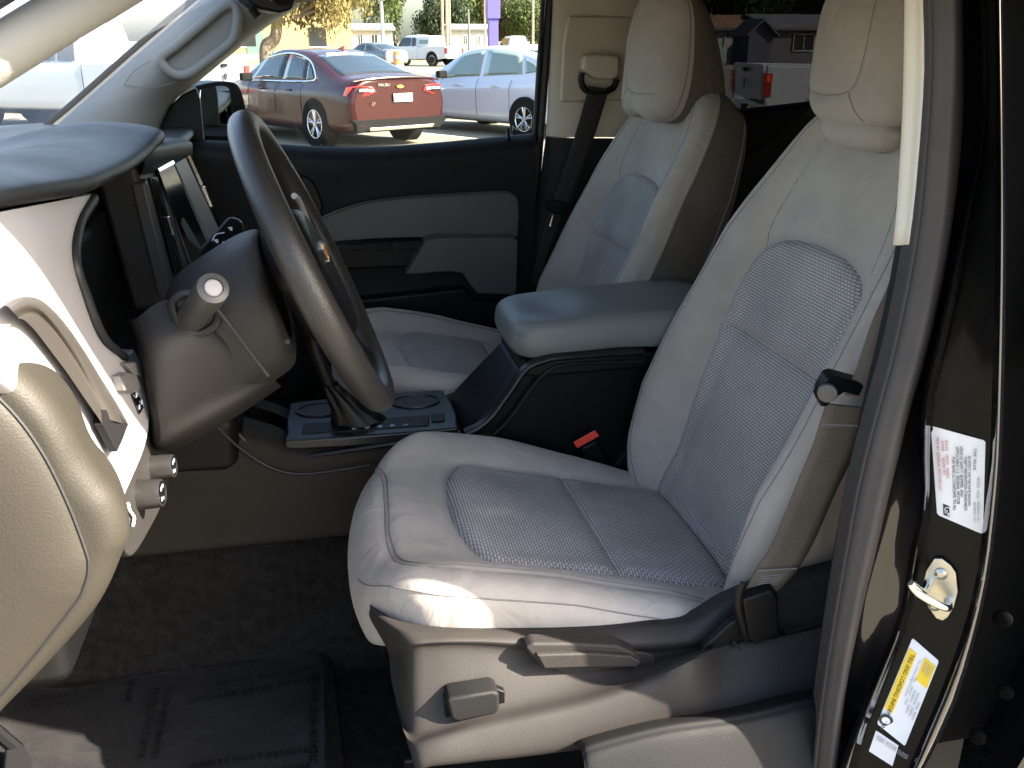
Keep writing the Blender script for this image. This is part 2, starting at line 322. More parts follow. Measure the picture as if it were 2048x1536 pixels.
def make_seat(name, yc, sg, side_mat, label):
    S = empty(name, (.3, yc, .60), TR, label)
    eb = (0, sg, 0)
    # ---- cushion
    out = [(.10, -.255), (.035, -.19), (.008, -.10), (.012, .03), (.045, .14), (.12, .225), (.22, .255), (.36, .25), (.5, .238), (.585, .20), (.60, 0), (.585, -.21), (.5, -.258), (.36, -.266), (.22, -.268)]
    ins = [(.192, -.148), (.165, -.10), (.155, -.02), (.160, .08), (.175, .132), (.20, .154), (.30, .158), (.42, .156), (.548, .152), (.556, 0), (.548, -.150), (.42, -.156), (.30, -.158)]
    insL = cr(ins, 8, True)
    s1 = [(.055, .158), (.068, .10), (.064, .0), (.06, -.09), (.072, -.17), (.105, -.205), (.17, -.217), (.30, -.219), (.47, -.215)]
    s1L = cr(s1, 8)
    def T(x, b):
        z = .958-.235*(x-.13)+.20*np.maximum(0, .13-x)*0-.9*np.maximum(0, .10-x)**2*6
        bol = .036*sstep(.12, .215, np.abs(b))*np.interp(x, [0, .06, .14, .28, .42, .55], [.2, .6, 1, 1, .7, .15])
        z = z+bol+.010*(1-np.clip(np.abs(b)/.17, 0, 1)**2)*sstep(.1, .2, x)
        d = dist_poly(x, b, insL, True); z = z-.007*np.exp(-(d/.010)**2)
        d1 = dist_poly(x, b, s1L); z = z-.0035*np.exp(-(d1/.006)**2)
        z = z+.0022*np.sin(23*x+5*b)*np.sin(17*b+9*x+yc)
        return z
    Cu = Pillow(out, T, (0, yc, 0), (1, 0, 0), eb, (0, 0, 1), .034, (.3, 0))
    Cu.body('seat_cushion', 'seat_cloth', S, depth=.072, taper=.012, wall=8)
    def half(L, lo, hi):  # part of the insert between two x limits, with square ends
        return [(min(max(x, lo), hi), b) for x, b in L]
    fr = [(.196, -.146), (.168, -.10), (.157, -.02), (.163, .08), (.178, .130), (.205, .152), (.27, .155), (.355, .155), (.368, .152), (.368, 0), (.366, -.152), (.352, -.156), (.26, -.156)]
    rr = [(.3685, -.153), (.3705, 0), (.3705, .153), (.382, .156), (.47, .154), (.536, .150), (.545, .140), (.546, 0), (.545, -.140), (.536, -.148), (.47, -.154), (.386, -.155)]
    Cu.patch('cushion_insert', fr, 'seat_weave', S, h=.009, edge=.03, c=(.26, 0)); Cu.patch('cushion_insert', rr, 'seat_weave', S, h=.009, edge=.03, c=(.46, 0))
    Cu.seam('seam', s1, 'seam', S, .0011, 10); Cu.seam('seam', [(a+.006*(1 if i < 5 else .4), b+(.002 if i < 5 else .0065)) for i, (a, b) in enumerate(s1)], 'seam', S, .0007, 10, lift=.001)
    # seam low on the outboard side wall and the front
    th = Cu.th_s; ro = Cu.rows; k = np.where((th < -0.75) & (th > -2.75))[0]
    mb = MB(); L = [ro[50][i]+np.array([0, -sg*.0006, .0004]) for i in k]; V, F = tube_geo(L, .0009, 6); mesh('seam', V, F, 'seam', S)
    # roll of cloth where cushion meets backrest
    rows = []
    for b in np.linspace(-.165, .165, 24):
        e = 1-abs(b/.166)**8; c = np.array([.574, yc+sg*b, .862]); rows.append([c+e*np.array([-.030*math.cos(a), 0, .030*math.sin(a)])+np.array([0, 0, -.01*(1-e)]) for a in np.linspace(-1.2, 3.2, 14)])
    G = np.array(rows); uvv = np.stack([np.linspace(0, .33, 24)[:, None].repeat(14, 1), np.linspace(0, .13, 14)[None].repeat(24, 0)], 2).reshape(-1, 2)
    mesh('cushion_roll', G.reshape(-1, 3), grid_faces(24, 14), 'seat_weave', S, uv=uvv)
    # ---- backrest
    O = (.553, yc, .875); ea = (.319, 0, .948); en = (-.948, 0, .319)
    half_o = [(-.04, .19), (.02, .228), (.1, .25), (.2, .258), (.32, .254), (.44, .240), (.54, .218), (.625, .186), (.672, .135)]
    out = half_o+[(.688, 0)]+[(h, -b) for h, b in half_o[::-1]]+[(-.055, -.1), (-.06, 0), (-.055, .1)]
    hi = [(-.02, .152), (.08, .150), (.20, .156), (.32, .162), (.40, .157), (.448, .135), (.470, .085)]
    ins = hi+[(.478, 0)]+[(h, -b) for h, b in hi[::-1]]+[(-.035, -.08), (-.037, 0), (-.035, .08)]
    insL = cr(ins, 8, True)
    up = [(.432, .142), (.50, .142), (.57, .126), (.63, .095), (.645, .075)]; up2 = [(h, -b) for h, b in up]; pip = [(h-.0, b-.030) for h, b in half_o]; pip2 = [(h, -b) for h, b in pip]
    upL, up2L = cr(up, 6), cr(up2, 6)
    def TB(h, b):
        n = np.interp(h, [-.06, .05, .15, .3, .45, .6, .68], [.05, .068, .074, .056, .038, .010, 0])*sstep(.115, .222, np.abs(b))
        n = n-.020*sstep(.56, .66, h)*sstep(.13, .02, np.abs(b))-.010*(1-np.clip(b/.16, -1, 1)**2)*sstep(.5, .2, h)+.012*np.exp(-((h-.13)/.1)**2)*(1-np.clip(b/.16, -1, 1)**2)
        d = dist_poly(h, b, insL, True); n = n-.007*np.exp(-(d/.010)**2)
        n = n-.003*np.exp(-(np.minimum(dist_poly(h, b, upL), dist_poly(h, b, up2L))/.006)**2)
        return n+.002*np.sin(19*h+7*b+yc)*np.sin(15*b-11*h)
    Bk = Pillow(out, TB, O, ea, eb, en, .030, (.3, 0))
    dp = lambda t, th, h, b: (np.interp(h, [-.06, .2, .5, .68], [.09, .115, .13, .12])*np.ones_like(th), -.03*t**2)
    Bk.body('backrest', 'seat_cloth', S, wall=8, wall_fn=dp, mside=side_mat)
    lo = [(-.02, .140), (.08, .145), (.20, .151), (.290, .154), (.3045, .151), (.3055, 0), (.3045, -.151), (.290, -.154), (.2, -.151), (.08, -.145), (-.02, -.14), (-.03, 0)]
    hiP = [(.307, .151), (.322, .156), (.40, .152), (.444, .130), (.466, .08), (.472, 0), (.466, -.08), (.444, -.130), (.40, -.152), (.322, -.156), (.307, -.151), (.3075, 0)]
    Bk.patch('backrest_insert', lo, 'seat_weave', S, h=.008, edge=.03, c=(.14, 0)); Bk.patch('backrest_insert', hiP, 'seat_weave', S, h=.008, edge=.03, c=(.385, 0))
    for q in (up, up2, pip, pip2): Bk.seam('seam', q, 'seam', S, .0010, 10)
    st = MB()
    for q in (pip, pip2):
        L = cr([(h-.0, b-(.006 if b > 0 else -.006)) for h, b in q], 14); P = Bk.P(L, .0006)
        for i in range(0, len(P)-1, 2): st.tube([P[i], P[i]*.35+P[i+1]*.65], .0009, 4)
    tag(st.build('stitching', 'stitch', S), kind='stuff')
    # seam round the side gusset, behind the bolster
    th = Bk.th_s; ro = Bk.rows
    for row, rad in ((54, .0016), (60, .002)):
        k = [i for i in range(len(th))]; k = k[20:-20]; k = k[0:] if True else k
        V, F = tube_geo([ro[row][i]+.0006*nrm(ro[row][i]-np.array([.72, yc, 1.15])) for i in k], rad, 5); mesh('seam', V, F, 'seam', S)
    # ---- headrest
    O = (.735 if sg > 0 else .692, yc+sg*.012, 1.592 if sg > 0 else 1.560); ea2 = nrm((.07, 0, 1)); en2 = nrm((-1, 0, .07))
    hh = [(-.106, .060), (-.088, .106), (-.045, .126), (.02, .130), (.08, .116), (.128, .078)]
    if sg < 0: hh = [(h*1.06-.006, b*1.10) for h, b in hh]
    out = hh+[(.142, 0)]+[(h, -b) for h, b in hh[::-1]]+[(-.108, 0)]
    sm = [(.118, -.045), (.03, -.048), (-.03, -.044), (-.058, -.028), (-.066, .03), (-.062, .105)]; smL = cr(sm, 6)
    sm2 = [(-.06, -.032), (-.095, -.062)]
    TH = lambda h, b: .024*(1-(b/.13)**2)-.012*sstep(.03, .13, h)-.0035*np.exp(-(dist_poly(h, b, smL)/.006)**2)
    Hd = Pillow(out, TH, O, ea2, eb, en2, .034, (.01, 0))
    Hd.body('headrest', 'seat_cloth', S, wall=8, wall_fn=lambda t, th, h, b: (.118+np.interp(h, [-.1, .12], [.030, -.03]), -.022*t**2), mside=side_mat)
    Hd.seam('seam', sm, 'seam', S, .0010, 10); Hd.seam('seam', sm2, 'seam', S, .0009, 10)
    ro = Hd.rows; V, F = tube_geo([ro[53][i] for i in range(len(ro[53]))], .0016, 5, True); mesh('seam', V, F, 'seam', S)
    rows = []
    for b in np.linspace(-.0855, .0855, 24):
        e = (1-abs(b/.0855)**4)**.5; c = np.array([.752 if sg > 0 else .735, yc+sg*b, 1.482]); rows.append([c+e*np.array([-.036*math.cos(a), 0, .026*math.sin(a)]) for a in np.linspace(-math.pi, math.pi, 18, endpoint=False)])
    G = np.array(rows); o = mesh('headrest_neck', G.reshape(-1, 3), grid_faces(24, 18, False, True), 'seat_cloth', S); fix_normals(o)
    # seat frame and runners under the cushion
    f = MB().box((.33, yc, .74), (.50, .44, .13)); f.build('seat_base', 'black_plastic', S, bevel=.02)
    for b in (-.17, .17): MB().box((.32, yc+b, .635), (.52, .04, .09)).build('seat_rail', 'black_plastic', S, bevel=.006)
    return S, Cu, Bk
DS, DCu, DBk = make_seat('driver_seat', .55, 1, 'seat_cloth_mid', 'grey cloth driver seat with woven inserts, beside the open door')
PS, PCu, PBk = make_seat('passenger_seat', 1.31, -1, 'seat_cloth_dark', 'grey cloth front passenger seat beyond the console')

# ---- plastic side shield of the driver seat
st = [740, 800, 870, 960, 1060, 1180, 1290, 1380, 1450, 1540, 1640, 1740]
top = [1216, 1252, 1259, 1257, 1255, 1251, 1244, 1236, 1196, 1160, 1138, 1110]
rdg = [1290, 1290, 1284, 1283, 1288, 1290, 1290, 1284, 1262, 1250, 1225, 1190]
rec = [1312, 1305, 1300, 1300, 1306, 1310, 1310, 1300, 1284, 1274, 1250, 1210]
rlo = [1400, 1460, 1455, 1425, 1405, 1380, 1345, 1312, 1292, 1280, 1258, 1220]
brd = [1430, 1488, 1480, 1460, 1441, 1414, 1376, 1334, 1306, 1290, 1266, 1230]
bot = [1470, 1535, 1532, 1522, 1511, 1494, 1472, 1454, 1440, 1424, 1402, 1378]
yv = dict(top=.283, rdg=.258, rec=.262, rlo=.222, brd=.196, bot=.186)
rows = []
for key, arr in (('in', None), ('top', top), ('t2', None), ('rdg', rdg), ('rec', rec), ('rl0', None), ('rlo', rlo), ('brd', brd), ('bot', bot), ('und', None)):
    r = []
    for i, px in enumerate(st):
        wrap = {0: .075, 1: .012}.get(i, 0)
        if i < 2: px = px+dict(rdg=30, rec=38, rl0=42, rlo=52, brd=58, bot=86, und=90).get(key, 0)*(1 if i == 0 else .35)
        flat = 1 if px > 1400 else 0          # behind the recess the shield is one smooth swell
        if key == 'in': p = at(px, top[i], y=.283+wrap)+np.array([0, .02, -.006])
        elif key == 't2': p = at(px, top[i]*.72+rdg[i]*.28, y=.272+wrap)
        elif key == 'rl0': p = at(px, rec[i]*.5+rlo[i]*.5, y=(.244 if not flat else .235)+wrap)
        elif key == 'und': p = at(px, bot[i], y=.190+wrap)+np.array([0, .05, -.03])
        else:
            y = yv[key]
            if flat: y = dict(top=.285, rdg=.262, rec=.255, rlo=.238, brd=.230, bot=.190)[key]
            p = at(px, arr[i], y=y+wrap)
        r.append(p)
    rows.append(r)
loft_obj('side_shield', rows, 'shield_plastic', DS, 5, 6)
# recline lever, adjuster switch
lev = [at(*p, y=.238) for p in ((1050, 1297), (1066, 1287), (1150, 1287), (1235, 1291), (1268, 1305), (1285, 1322), (1276, 1337), (1180, 1338), (1086, 1341))]
MB().prism(lev, (0, .022, 0)).build('recline_lever', 'shield_plastic', DS, bevel=.004, seg=3)
lip = [at(*p, y=.232) for p in ((1072, 1310), (1180, 1307), (1262, 1312), (1282, 1324), (1274, 1336), (1180, 1336), (1088, 1339))]
MB().prism(lip, (0, .010, 0)).build('lever_lip', 'shield_plastic', DS, bevel=.003, seg=3)
rc = [at(*p, y=.246) for p in ((1060, 1300), (1290, 1306), (1302, 1340), (1292, 1368), (1262, 1383), (1210, 1372), (1130, 1350))]
MB().prism(cr(rc, 5, True), (0, .004, 0)).build('lever_dish', 'shield_plastic', DS, bevel=.002)
sw = [at(*p, y=.214) for p in ((893, 1402), (905, 1396), (985, 1383), (999, 1388), (1000, 1422), (990, 1430), (915, 1446), (902, 1440))]
MB().prism(sw, (0, .03, 0)).build('adjuster_switch', 'dark_plastic', DS, bevel=.006, seg=4)
sh = [at(*p, y=.226) for p in ((888, 1395), (990, 1376), (1010, 1384), (1011, 1428), (1000, 1438), (908, 1455), (892, 1446))]
MB().prism(sh, (0, .01, 0)).build('switch_recess', 'black_plastic', DS, bevel=.002)
# belt anchor pocket in the shield
pk = [at(*p, y=.236) for p in ((1394, 1338), (1396, 1312), (1412, 1290), (1460, 1246), (1490, 1232), (1550, 1262), (1580, 1272), (1560, 1288), (1480, 1320), (1420, 1345))]
MB().prism(pk, (0, .012, 0)).build('belt_pocket', 'black_plastic', DS, bevel=.004)
mb = MB(); mb.tube([at(*p, y=.2335) for p in ((1410, 1320), (1416, 1318), (1450, 1303), (1478, 1290), (1500, 1278))], .0012, 5); mb.tube([at(*p, y=.2335) for p in ((1466, 1282), (1484, 1305))], .0018, 5); mb.tube([at(*p, y=.2335) for p in ((1416, 1318), (1419, 1342))], .0012, 5)
mb.build('pocket_slit', 'rubber_black', DS)
# ---- buckle by the console
bk = at(1172, 882, y=.835)
ax = nrm(at(1196, 935, y=.835)-bk); sd = np.array([0, 1., 0]); M = np.stack([np.cross(sd, ax), sd, ax], 1)
MB().box(bk+ax*.040, (.034, .060, .095), M).build('buckle_body', 'black_plastic', DS, bevel=.005)
p = [at(1146, 884, y=.795), at(1190, 860, y=.795), at(1199, 872, y=.795), at(1154, 897, y=.795)]
MB().prism(p, np.array([.004, .012, -.006])).build('buckle_button', 'buckle_red', DS, bevel=.002)
sheet('buckle_cover', [at(*q, y=.82) for q in ((1225, 935), (1262, 890), (1268, 935))], 'dark_plastic', DS, .02, bevel=.003)
# ================================================================ cab: driver-side door jamb
def vcurve(pts, y, n=28, y0=-40, y1=1580):
    """points down a pillar edge: pixel curve at depth y (scalar or list over height)"""
    pts = np.array(pts, float); pys = np.linspace(y0, y1, n); c = cr(pts, 8); pxs = np.interp(pys, c[:, 1], c[:, 0])
    # extrapolate ends linearly
    sl0 = (pts[1, 0]-pts[0, 0])/(pts[1, 1]-pts[0, 1]); sl1 = (pts[-1, 0]-pts[-2, 0])/(pts[-1, 1]-pts[-2, 1])
    pxs = np.where(pys < pts[0, 1], pts[0, 0]+sl0*(pys-pts[0, 1]), pxs); pxs = np.where(pys > pts[-1, 1], pts[-1, 0]+sl1*(pys-pts[-1, 1]), pxs)
    yy = np.interp(pys, np.linspace(y0, y1, len(y)), y) if hasattr(y, '__len__') else np.full(n, y)
    return np.array([at(a, b, y=c_) for a, b, c_ in zip(pxs, pys, yy)])
def strip(name, curves, m, parent, nv=4, **k):
    G = np.array(curves); G = np.array([cr(G[:, j], nv) for j in range(G.shape[1])]); a, b = G.shape[:2]
    return mesh(name, G.reshape(-1, 3), grid_faces(a, b), m, parent, **k)
PIL = empty('door_pillar', (.55, .05, .5), TR, 'glossy black door pillar with striker, stickers and rubber seal')
K1 = [(1850, 0), (1852, 150), (1838, 350), (1820, 500), (1782, 690), (1745, 830), (1712, 960), (1690, 1080), (1665, 1230), (1640, 1400), (1625, 1536)]
K2 = [(1925, 0), (1925, 250), (1900, 480), (1860, 680), (1820, 820), (1800, 904), (1772, 1016), (1749, 1118), (1725, 1216), (1692, 1379), (1674, 1536)]
KA = [(1960, 0), (1967, 150), (1955, 300), (1930, 430), (1880, 650), (1846, 800), (1839, 900), (1841, 974), (1838, 1030), (1823, 1085), (1814, 1146), (1796, 1239), (1753, 1340), (1709, 1449), (1679, 1536)]
KA2 = [(1984, 0), (1985, 150), (1972, 300), (1947, 430), (1900, 650), (1866, 800), (1860, 900), (1862, 974), (1858, 1040), (1846, 1100), (1830, 1174), (1814, 1253), (1770, 1370), (1738, 1449), (1712, 1536)]
KB = [(1992, 0), (1995, 300), (1993, 500), (1988, 700), (1982, 900), (1972, 1010), (1958, 1130), (1935, 1240), (1890, 1370), (1835, 1500), (1820, 1536)]
KB2 = [(2006, 0), (2010, 300), (2012, 500), (2010, 700), (2004, 900), (1996, 1010), (1982, 1130), (1960, 1240), (1918, 1390), (1868, 1500), (1848, 1536)]
def lerp(A, B, t): return [(a[0]*(1-t)+np.interp(a[1], [p[1] for p in B], [p[0] for p in B])*t, a[1]) for a in A]
n_ = np.array([-.6, -.8, 0])
# rubber seal: a soft bulb
k1 = vcurve(K1, .130); k2 = vcurve(K2, .108); mid = vcurve(lerp(K1, K2, .5), .102); q1 = vcurve(lerp(K1, K2, .18), .112); q3 = vcurve(lerp(K1, K2, .82), .096)
strip('door_seal', [k1+np.array([.01, .03, 0]), k1, q1, mid, q3, k2, k2+np.array([.02, .03, 0])], 'rubber', PIL, 5)
lipA = vcurve(lerp(K1, K2, .10), .116); lipB = vcurve(lerp(K1, K2, .22), .078); V, F = tube_geo(lipA, .0032, 8); mesh('seal_lip', V, F, 'rubber_black', PIL)
# glossy inner jamb face, folded bead, striker face, outer bead, shut gap
a1 = vcurve(KA, .094); a2 = vcurve(KA2, .088); am = vcurve(lerp(KA, KA2, .45), .079)
strip('inner_jamb', [k2+np.array([.012, .02, 0]), k2*.6+a1*.4+np.array([.014, .012, 0]), a1+np.array([.004, .004, 0]), a1], 'black_paint', PIL, 5)
strip('jamb_bead', [a1, a1*.6+am*.4+np.array([-.001, -.002, 0]), am, am*.5+a2*.5, a2, a2+np.array([.002, .004, 0])], 'black_paint', PIL, 5)
b1 = vcurve(KB, .048); b2 = vcurve(KB2, .042); bm_ = vcurve(lerp(KB, KB2, .5), .035)
face = [a2+np.array([.002, .004, 0]), a2*.7+b1*.3+np.array([.004, .004, 0]), a2*.35+b1*.65+np.array([.004, .004, 0]), b1+np.array([.002, .004, 0])]
strip('striker_face', face, 'black_jamb', PIL, 6)
strip('jamb_bead', [b1+np.array([.002, .004, 0]), b1, bm_, b2, b2+np.array([.004, .006, 0])], 'black_paint', PIL, 5)
g1 = b2+np.array([.004, .006, 0]); g2 = b2+np.array([.030, .055, 0]); g3 = b2+np.array([.145, .06, 0])
strip('shut_gap', [g1, (g1+g2)/2+np.array([-.003, .003, 0]), g2, g3], 'gap_black', PIL, 4)
# trim inside the seal: pale above, charcoal below
up_l = [(1816, 0), (1812, 200), (1801, 400), (1792, 490)]
u0 = vcurve(up_l, .172, 14, -40, 488); u1 = vcurve(K1, .136, 14, -40, 488)
strip('pillar_trim_upper', [u0+np.array([.05, .05, 0]), u0, (u0+u1)/2+np.array([0, -.004, 0]), u1, u1+np.array([.01, .02, 0])], 'pillar_trim_sunlit', PIL, 4, solid=.003)
lo_l = [(1792, 490), (1772, 600), (1745, 720), (1722, 820), (1700, 930), (1672, 1080), (1655, 1180), (1640, 1300)]
l0 = vcurve(lo_l, .172, 18, 490, 1560); l1 = vcurve(K1, .138, 18, 490, 1560)
strip('pillar_trim_lower', [l0+np.array([.06, .04, 0]), l0, (l0+l1)/2+np.array([0, -.003, 0]), l1, l1+np.array([.01, .02, 0])], 'dark_plastic', PIL, 4)
def on_face(px, py, lift=.0015):
    """point on the striker face between the two beads"""
    pys = np.linspace(-40, 1580, 28)
    fa = np.interp(py, [p[1] for p in KA2], [p[0] for p in KA2]); fb = np.interp(py, [p[1] for p in KB], [p[0] for p in KB]); t = (px-fa)/(fb-fa)
    y = .088+(.048-.088)*t+.004
    return at(px, py, y=y)+n_*lift
# striker: plate, two bolts, wire loop
pl = [on_face(*p, .001) for p in ((1868, 1113), (1884, 1113), (1902, 1127), (1912, 1142), (1916, 1180), (1908, 1210), (1896, 1230), (1886, 1237), (1872, 1232), (1858, 1212), (1848, 1190), (1846, 1165), (1852, 1138))]
SK = MB().prism(pl, n_*.004).build('striker_plate', 'zinc', PIL, bevel=.001)
for p in ((1882, 1143), (1869, 1205)): MB().lathe(on_face(*p, .005), n_, [(.0065, 0), (.0065, .002), (.0035, .004), (.0032, .0025), (.0005, .0025)], 14).build('striker_bolt', 'zinc', PIL)
A0 = on_face(1858, 1160, .004); A1 = on_face(1895, 1197, .004); o_ = np.array([-.55, -.65, 0])*.032
lp = cr([A0-o_*.1, A0+o_*.75+np.array([-.004, 0, 0]), at(1822, 1168, y=.062), at(1838, 1188, y=.060), A1+o_*.55, A1-o_*.1], 8)
MB().tube(lp, .0042, 10).build('striker_loop', 'chrome', PIL)
# stickers
ex = nrm(on_face(1970, 882)-on_face(1862, 852)); ev = nrm(on_face(1875, 1028)-on_face(1862, 852))
def sticker(name, quad, m, lift=.0012, bev=0): return sheet(name, [on_face(*q, lift) for q in quad], m, PIL, .0008, normal=-n_*-1)
S1 = sticker('label_sticker', ((1866, 852), (1968, 880), (1971, 884), (1966, 1062), (1962, 1066), (1878, 1030), (1874, 1025), (1862, 857)), 'sticker_white')
def print_quad(name, quad, m, lift=.0022): return sheet(name, [on_face(*q, lift) for q in quad], m, PIL, .0003)
def S1p(u, v): a = np.array([1864, 852]); b = np.array([1970, 882]); c = np.array([1964, 1066]); d = np.array([1876, 1029]); return tuple((a*(1-u)+b*u)*(1-v)+(d*(1-u)+c*u)*v)
# the sticker's lines of print run downwards
def line_text(s, u, v, size, m='ink', fn=S1p, dv=.3):
    p0 = on_face(*fn(u, v), .0040); p1 = on_face(*fn(u, v+dv), .0040); q = on_face(*fn(min(u+.1, 1.0), v), .0040)
    text('sticker_print', s, p0, p1-p0, q-p0, size, m, PIL, depth=.00005)
for u, v, s, sz, m in ((.06, .10, 'MFD BY GENERAL MOTORS LLC', .0042, 'ink_red'), (.16, .12, 'GVWR      GAWR FRT', .004, 'ink_red'), (.24, .10, '2631KG   1451KG   1542KG', .0036, 'ink_red'),
                       (.36, .26, 'THIS VEHICLE CONFORMS TO ALL', .0040, 'ink'), (.44, .14, 'APPLICABLE U.S. FEDERAL MOTOR', .0042, 'ink'), (.52, .12, 'VEHICLE SAFETY, BUMPER, AND', .0040, 'ink'), (.60, .22, 'THEFT PREVENTION STANDARDS', .0040, 'ink'), (.68, .20, 'IN EFFECT ON THE DATE SHOWN', .0036, 'ink'),
                       (.78, .10, 'TYPE: TRUCK', .0040, 'ink'), (.86, .40, 'MODEL  14C43', .0036, 'ink_pale'), (.80, .68, '265/60R18  110T', .0032, 'ink_pale'), (.88, .66, '265/60R18  110T', .0032, 'ink_pale')):
    line_text(s, u, v, sz, m)
print_quad('sticker_emblem', (S1p(.13, .84), S1p(.27, .84), S1p(.27, .965), S1p(.13, .965)), 'ink'); line_text('GM', .16, .855, .0085, 'sticker_white')
Q2 = np.array([(1825, 1275), (1878, 1321), (1810, 1491), (1754, 1446)], float)
def S2p(u, v): return tuple((Q2[0]*(1-u)+Q2[1]*u)*(1-v)+(Q2[3]*(1-u)+Q2[2]*u)*v)
sticker('tyre_sticker', [S2p(*q) for q in ((.03, 0), (.97, 0), (1, .02), (1, .98), (.97, 1), (.03, 1), (0, .98), (0, .02))], 'sticker_white')
print_quad('sticker_band', [S2p(*q) for q in ((.03, .10), (.30, .10), (.30, .80), (.03, .80))], 'sticker_yellow')
print_quad('sticker_band', [S2p(*q) for q in ((.56, .07), (.96, .07), (.96, .33), (.56, .33))], 'sticker_yellow')
line_text('TIRE AND LOADING INFORMATION', .12, .13, .0062, 'ink', S2p)
for u, v, s in ((.62, .09, 'SEATING'), (.72, .09, 'CAPACITY'), (.82, .09, 'TOTAL 5'), (.42, .12, 'The combined weight of occupants'), (.50, .30, 'TIRE      FRONT     REAR'), (.62, .42, '265/60R18    240KPA'), (.74, .42, '265/60R18    240KPA'), (.86, .5, 'SPARE   420KPA')): line_text(s, u, v, .0034, 'ink_pale', S2p)
c = on_face(*S2p(.2, .90), .0023); MB().lathe(c, n_, [(.0075, 0), (.0075, .0003), (.001, .0004)], 20).build('sticker_emblem', 'ink', PIL); MB().lathe(c, n_, [(.0045, .0005), (.0045, .0008), (.001, .0008)], 16).build('sticker_emblem', 'sticker_white', PIL)
Q3 = np.array([(1752, 1460), (1797, 1490), (1785, 1531), (1738, 1501)], float)
sticker('small_sticker', Q3, 'sticker_white')
def S3p(u, v): return tuple((Q3[0]*(1-u)+Q3[1]*u)*(1-v)+(Q3[3]*(1-u)+Q3[2]*u)*v)
for v in (.2, .32):
    p0 = on_face(*S3p(.1, v), .0024); p1 = on_face(*S3p(.9, v), .0024); q = on_face(*S3p(.1, v-.15), .0024); text('sticker_print', 'KEEP DOOR CLEAR', p0, p1-p0, q-p0, .0042, 'ink_pale', PIL, depth=.00005)
# hinge and plug in the shut gap
for px, py, r in ((2006, 1236, .010), (2012, 1382, .009), (1956, 1472, .009)):
    c = at(px, py, y=.072); MB().lathe(c, (-.75, -.66, 0), [(r, 0), (r, .004), (r*.6, .007), (r*.2, .007)], 16).build('jamb_plug' if py < 1300 else 'hinge_bolt', 'gap_black', PIL)
# rear door skin edge
rd = [b2+np.array([.135, .13, 0]), b2+np.array([.127, .05, 0]), b2+np.array([.125, .004, 0]), b2+np.array([.131, -.006, 0]), b2+np.array([.19, -.012, 0]), b2+np.array([.9, -.016, 0])]
strip('rear_door_skin', rd, 'black_paint', PIL, 4)
# ---- sill and step trim below the seat
SILL = MB(); G = []
for px, py, pyb in ((1165, 1512, 1600), (1190, 1497, 1600), (1330, 1461, 1580), (1480, 1440, 1560), (1600, 1412, 1540), (1700, 1392, 1520)):
    p = at(px, py, y=.150); G.append([p+np.array([0, .06, -.03]), p+np.array([0, .012, .0]), p, p+np.array([0, -.01, -.008]), p+np.array([0, -.03, -.05]), p+np.array([0, -.06, -.12]), p+np.array([0, -.10, -.30])])
loft_obj('sill_trim', G, 'dark_plastic', TR, 6, 4)
p = at(1470, 1442, y=.165); MB().prism([p, p+np.array([.012, 0, .006]), p+np.array([.03, 0, .010]), p+np.array([.032, 0, .002]), p+np.array([.01, 0, -.006])], (0, .01, 0)).build('yellow_tab', 'yellow_tag', TR, bevel=.001)
MB().box((.2, .08, .44), (2.6, .12, .26)).build('rocker_panel', 'black_paint', TR, bevel=.02)
# ---- driver seat belt
BELT = empty('seat_belt', (.5, .2, .9), TR, 'brown webbing driver seat belt with black tongue')
def ribbon(name, Lp, Rp, m, parent, t=.0016, n=8):
    A = cr(Lp, n); B = cr(Rp, n); G = np.stack([A, A*.75+B*.25, (A+B)/2, A*.25+B*.75, B], 1); a, b = G.shape[:2]
    return mesh(name, G.reshape(-1, 3), grid_faces(a, b), m, parent, solid=t)
yb = [.215, .222, .232, .238, .242, .245]
Lp = [at(*p, y=y) for p, y in zip(((1652, 806), (1625, 890), (1592, 970), (1545, 1085), (1510, 1140), (1484, 1195)), yb)]
Rp = [at(*p, y=y-.004) for p, y in zip(((1738, 815), (1715, 890), (1672, 980), (1628, 1080), (1596, 1135), (1556, 1178)), yb)]
ribbon('belt_webbing', Lp, Rp, 'belt_web', BELT)
# doubled, stitched webbing at both ends
def band(t0, t1, off, m, nm, k=6):
    A = cr(Lp, 10); B = cr(Rp, 10); n = len(A); i0, i1 = int(t0*(n-1)), max(int(t0*(n-1))+1, int(t1*(n-1))); d = np.array([-.35, -.9, .1])*off
    return ribbon(nm, A[i0:i1+1]+d, B[i0:i1+1]+d, m, BELT, .001, 2)
band(0, .12, .003, 'belt_web', 'belt_fold'); band(.80, 1.0, .003, 'belt_web', 'belt_fold')
for t in (.115, .80):
    A = cr(Lp, 10); B = cr(Rp, 10); i = int(t*(len(A)-1)); d = np.array([-.35, -.9, .1])*.0045
    mb = MB()
    for q in np.linspace(.05, .92, 15): mb.tube([A[i]*(1-q)+B[i]*q+d, A[i]*(1-q-.035)+B[i]*(q+.035)+d+np.array([0, 0, .002])], .0012, 4)
    tag(mb.build('belt_stitching', 'seam', BELT), kind='stuff')
i0 = int(.84*(len(cr(Lp, 10))-1)); A = cr(Lp, 10); B = cr(Rp, 10); mb = MB(); d = np.array([-.35, -.9, .1])*.0045
for k, i in enumerate(range(i0, i0+5)):
    mb.tube([A[i]*.8+B[i]*.2+d, A[i]*.25+B[i]*.75+d], .0009, 4)
tag(mb.build('belt_stitching', 'seam', BELT), kind='stuff')
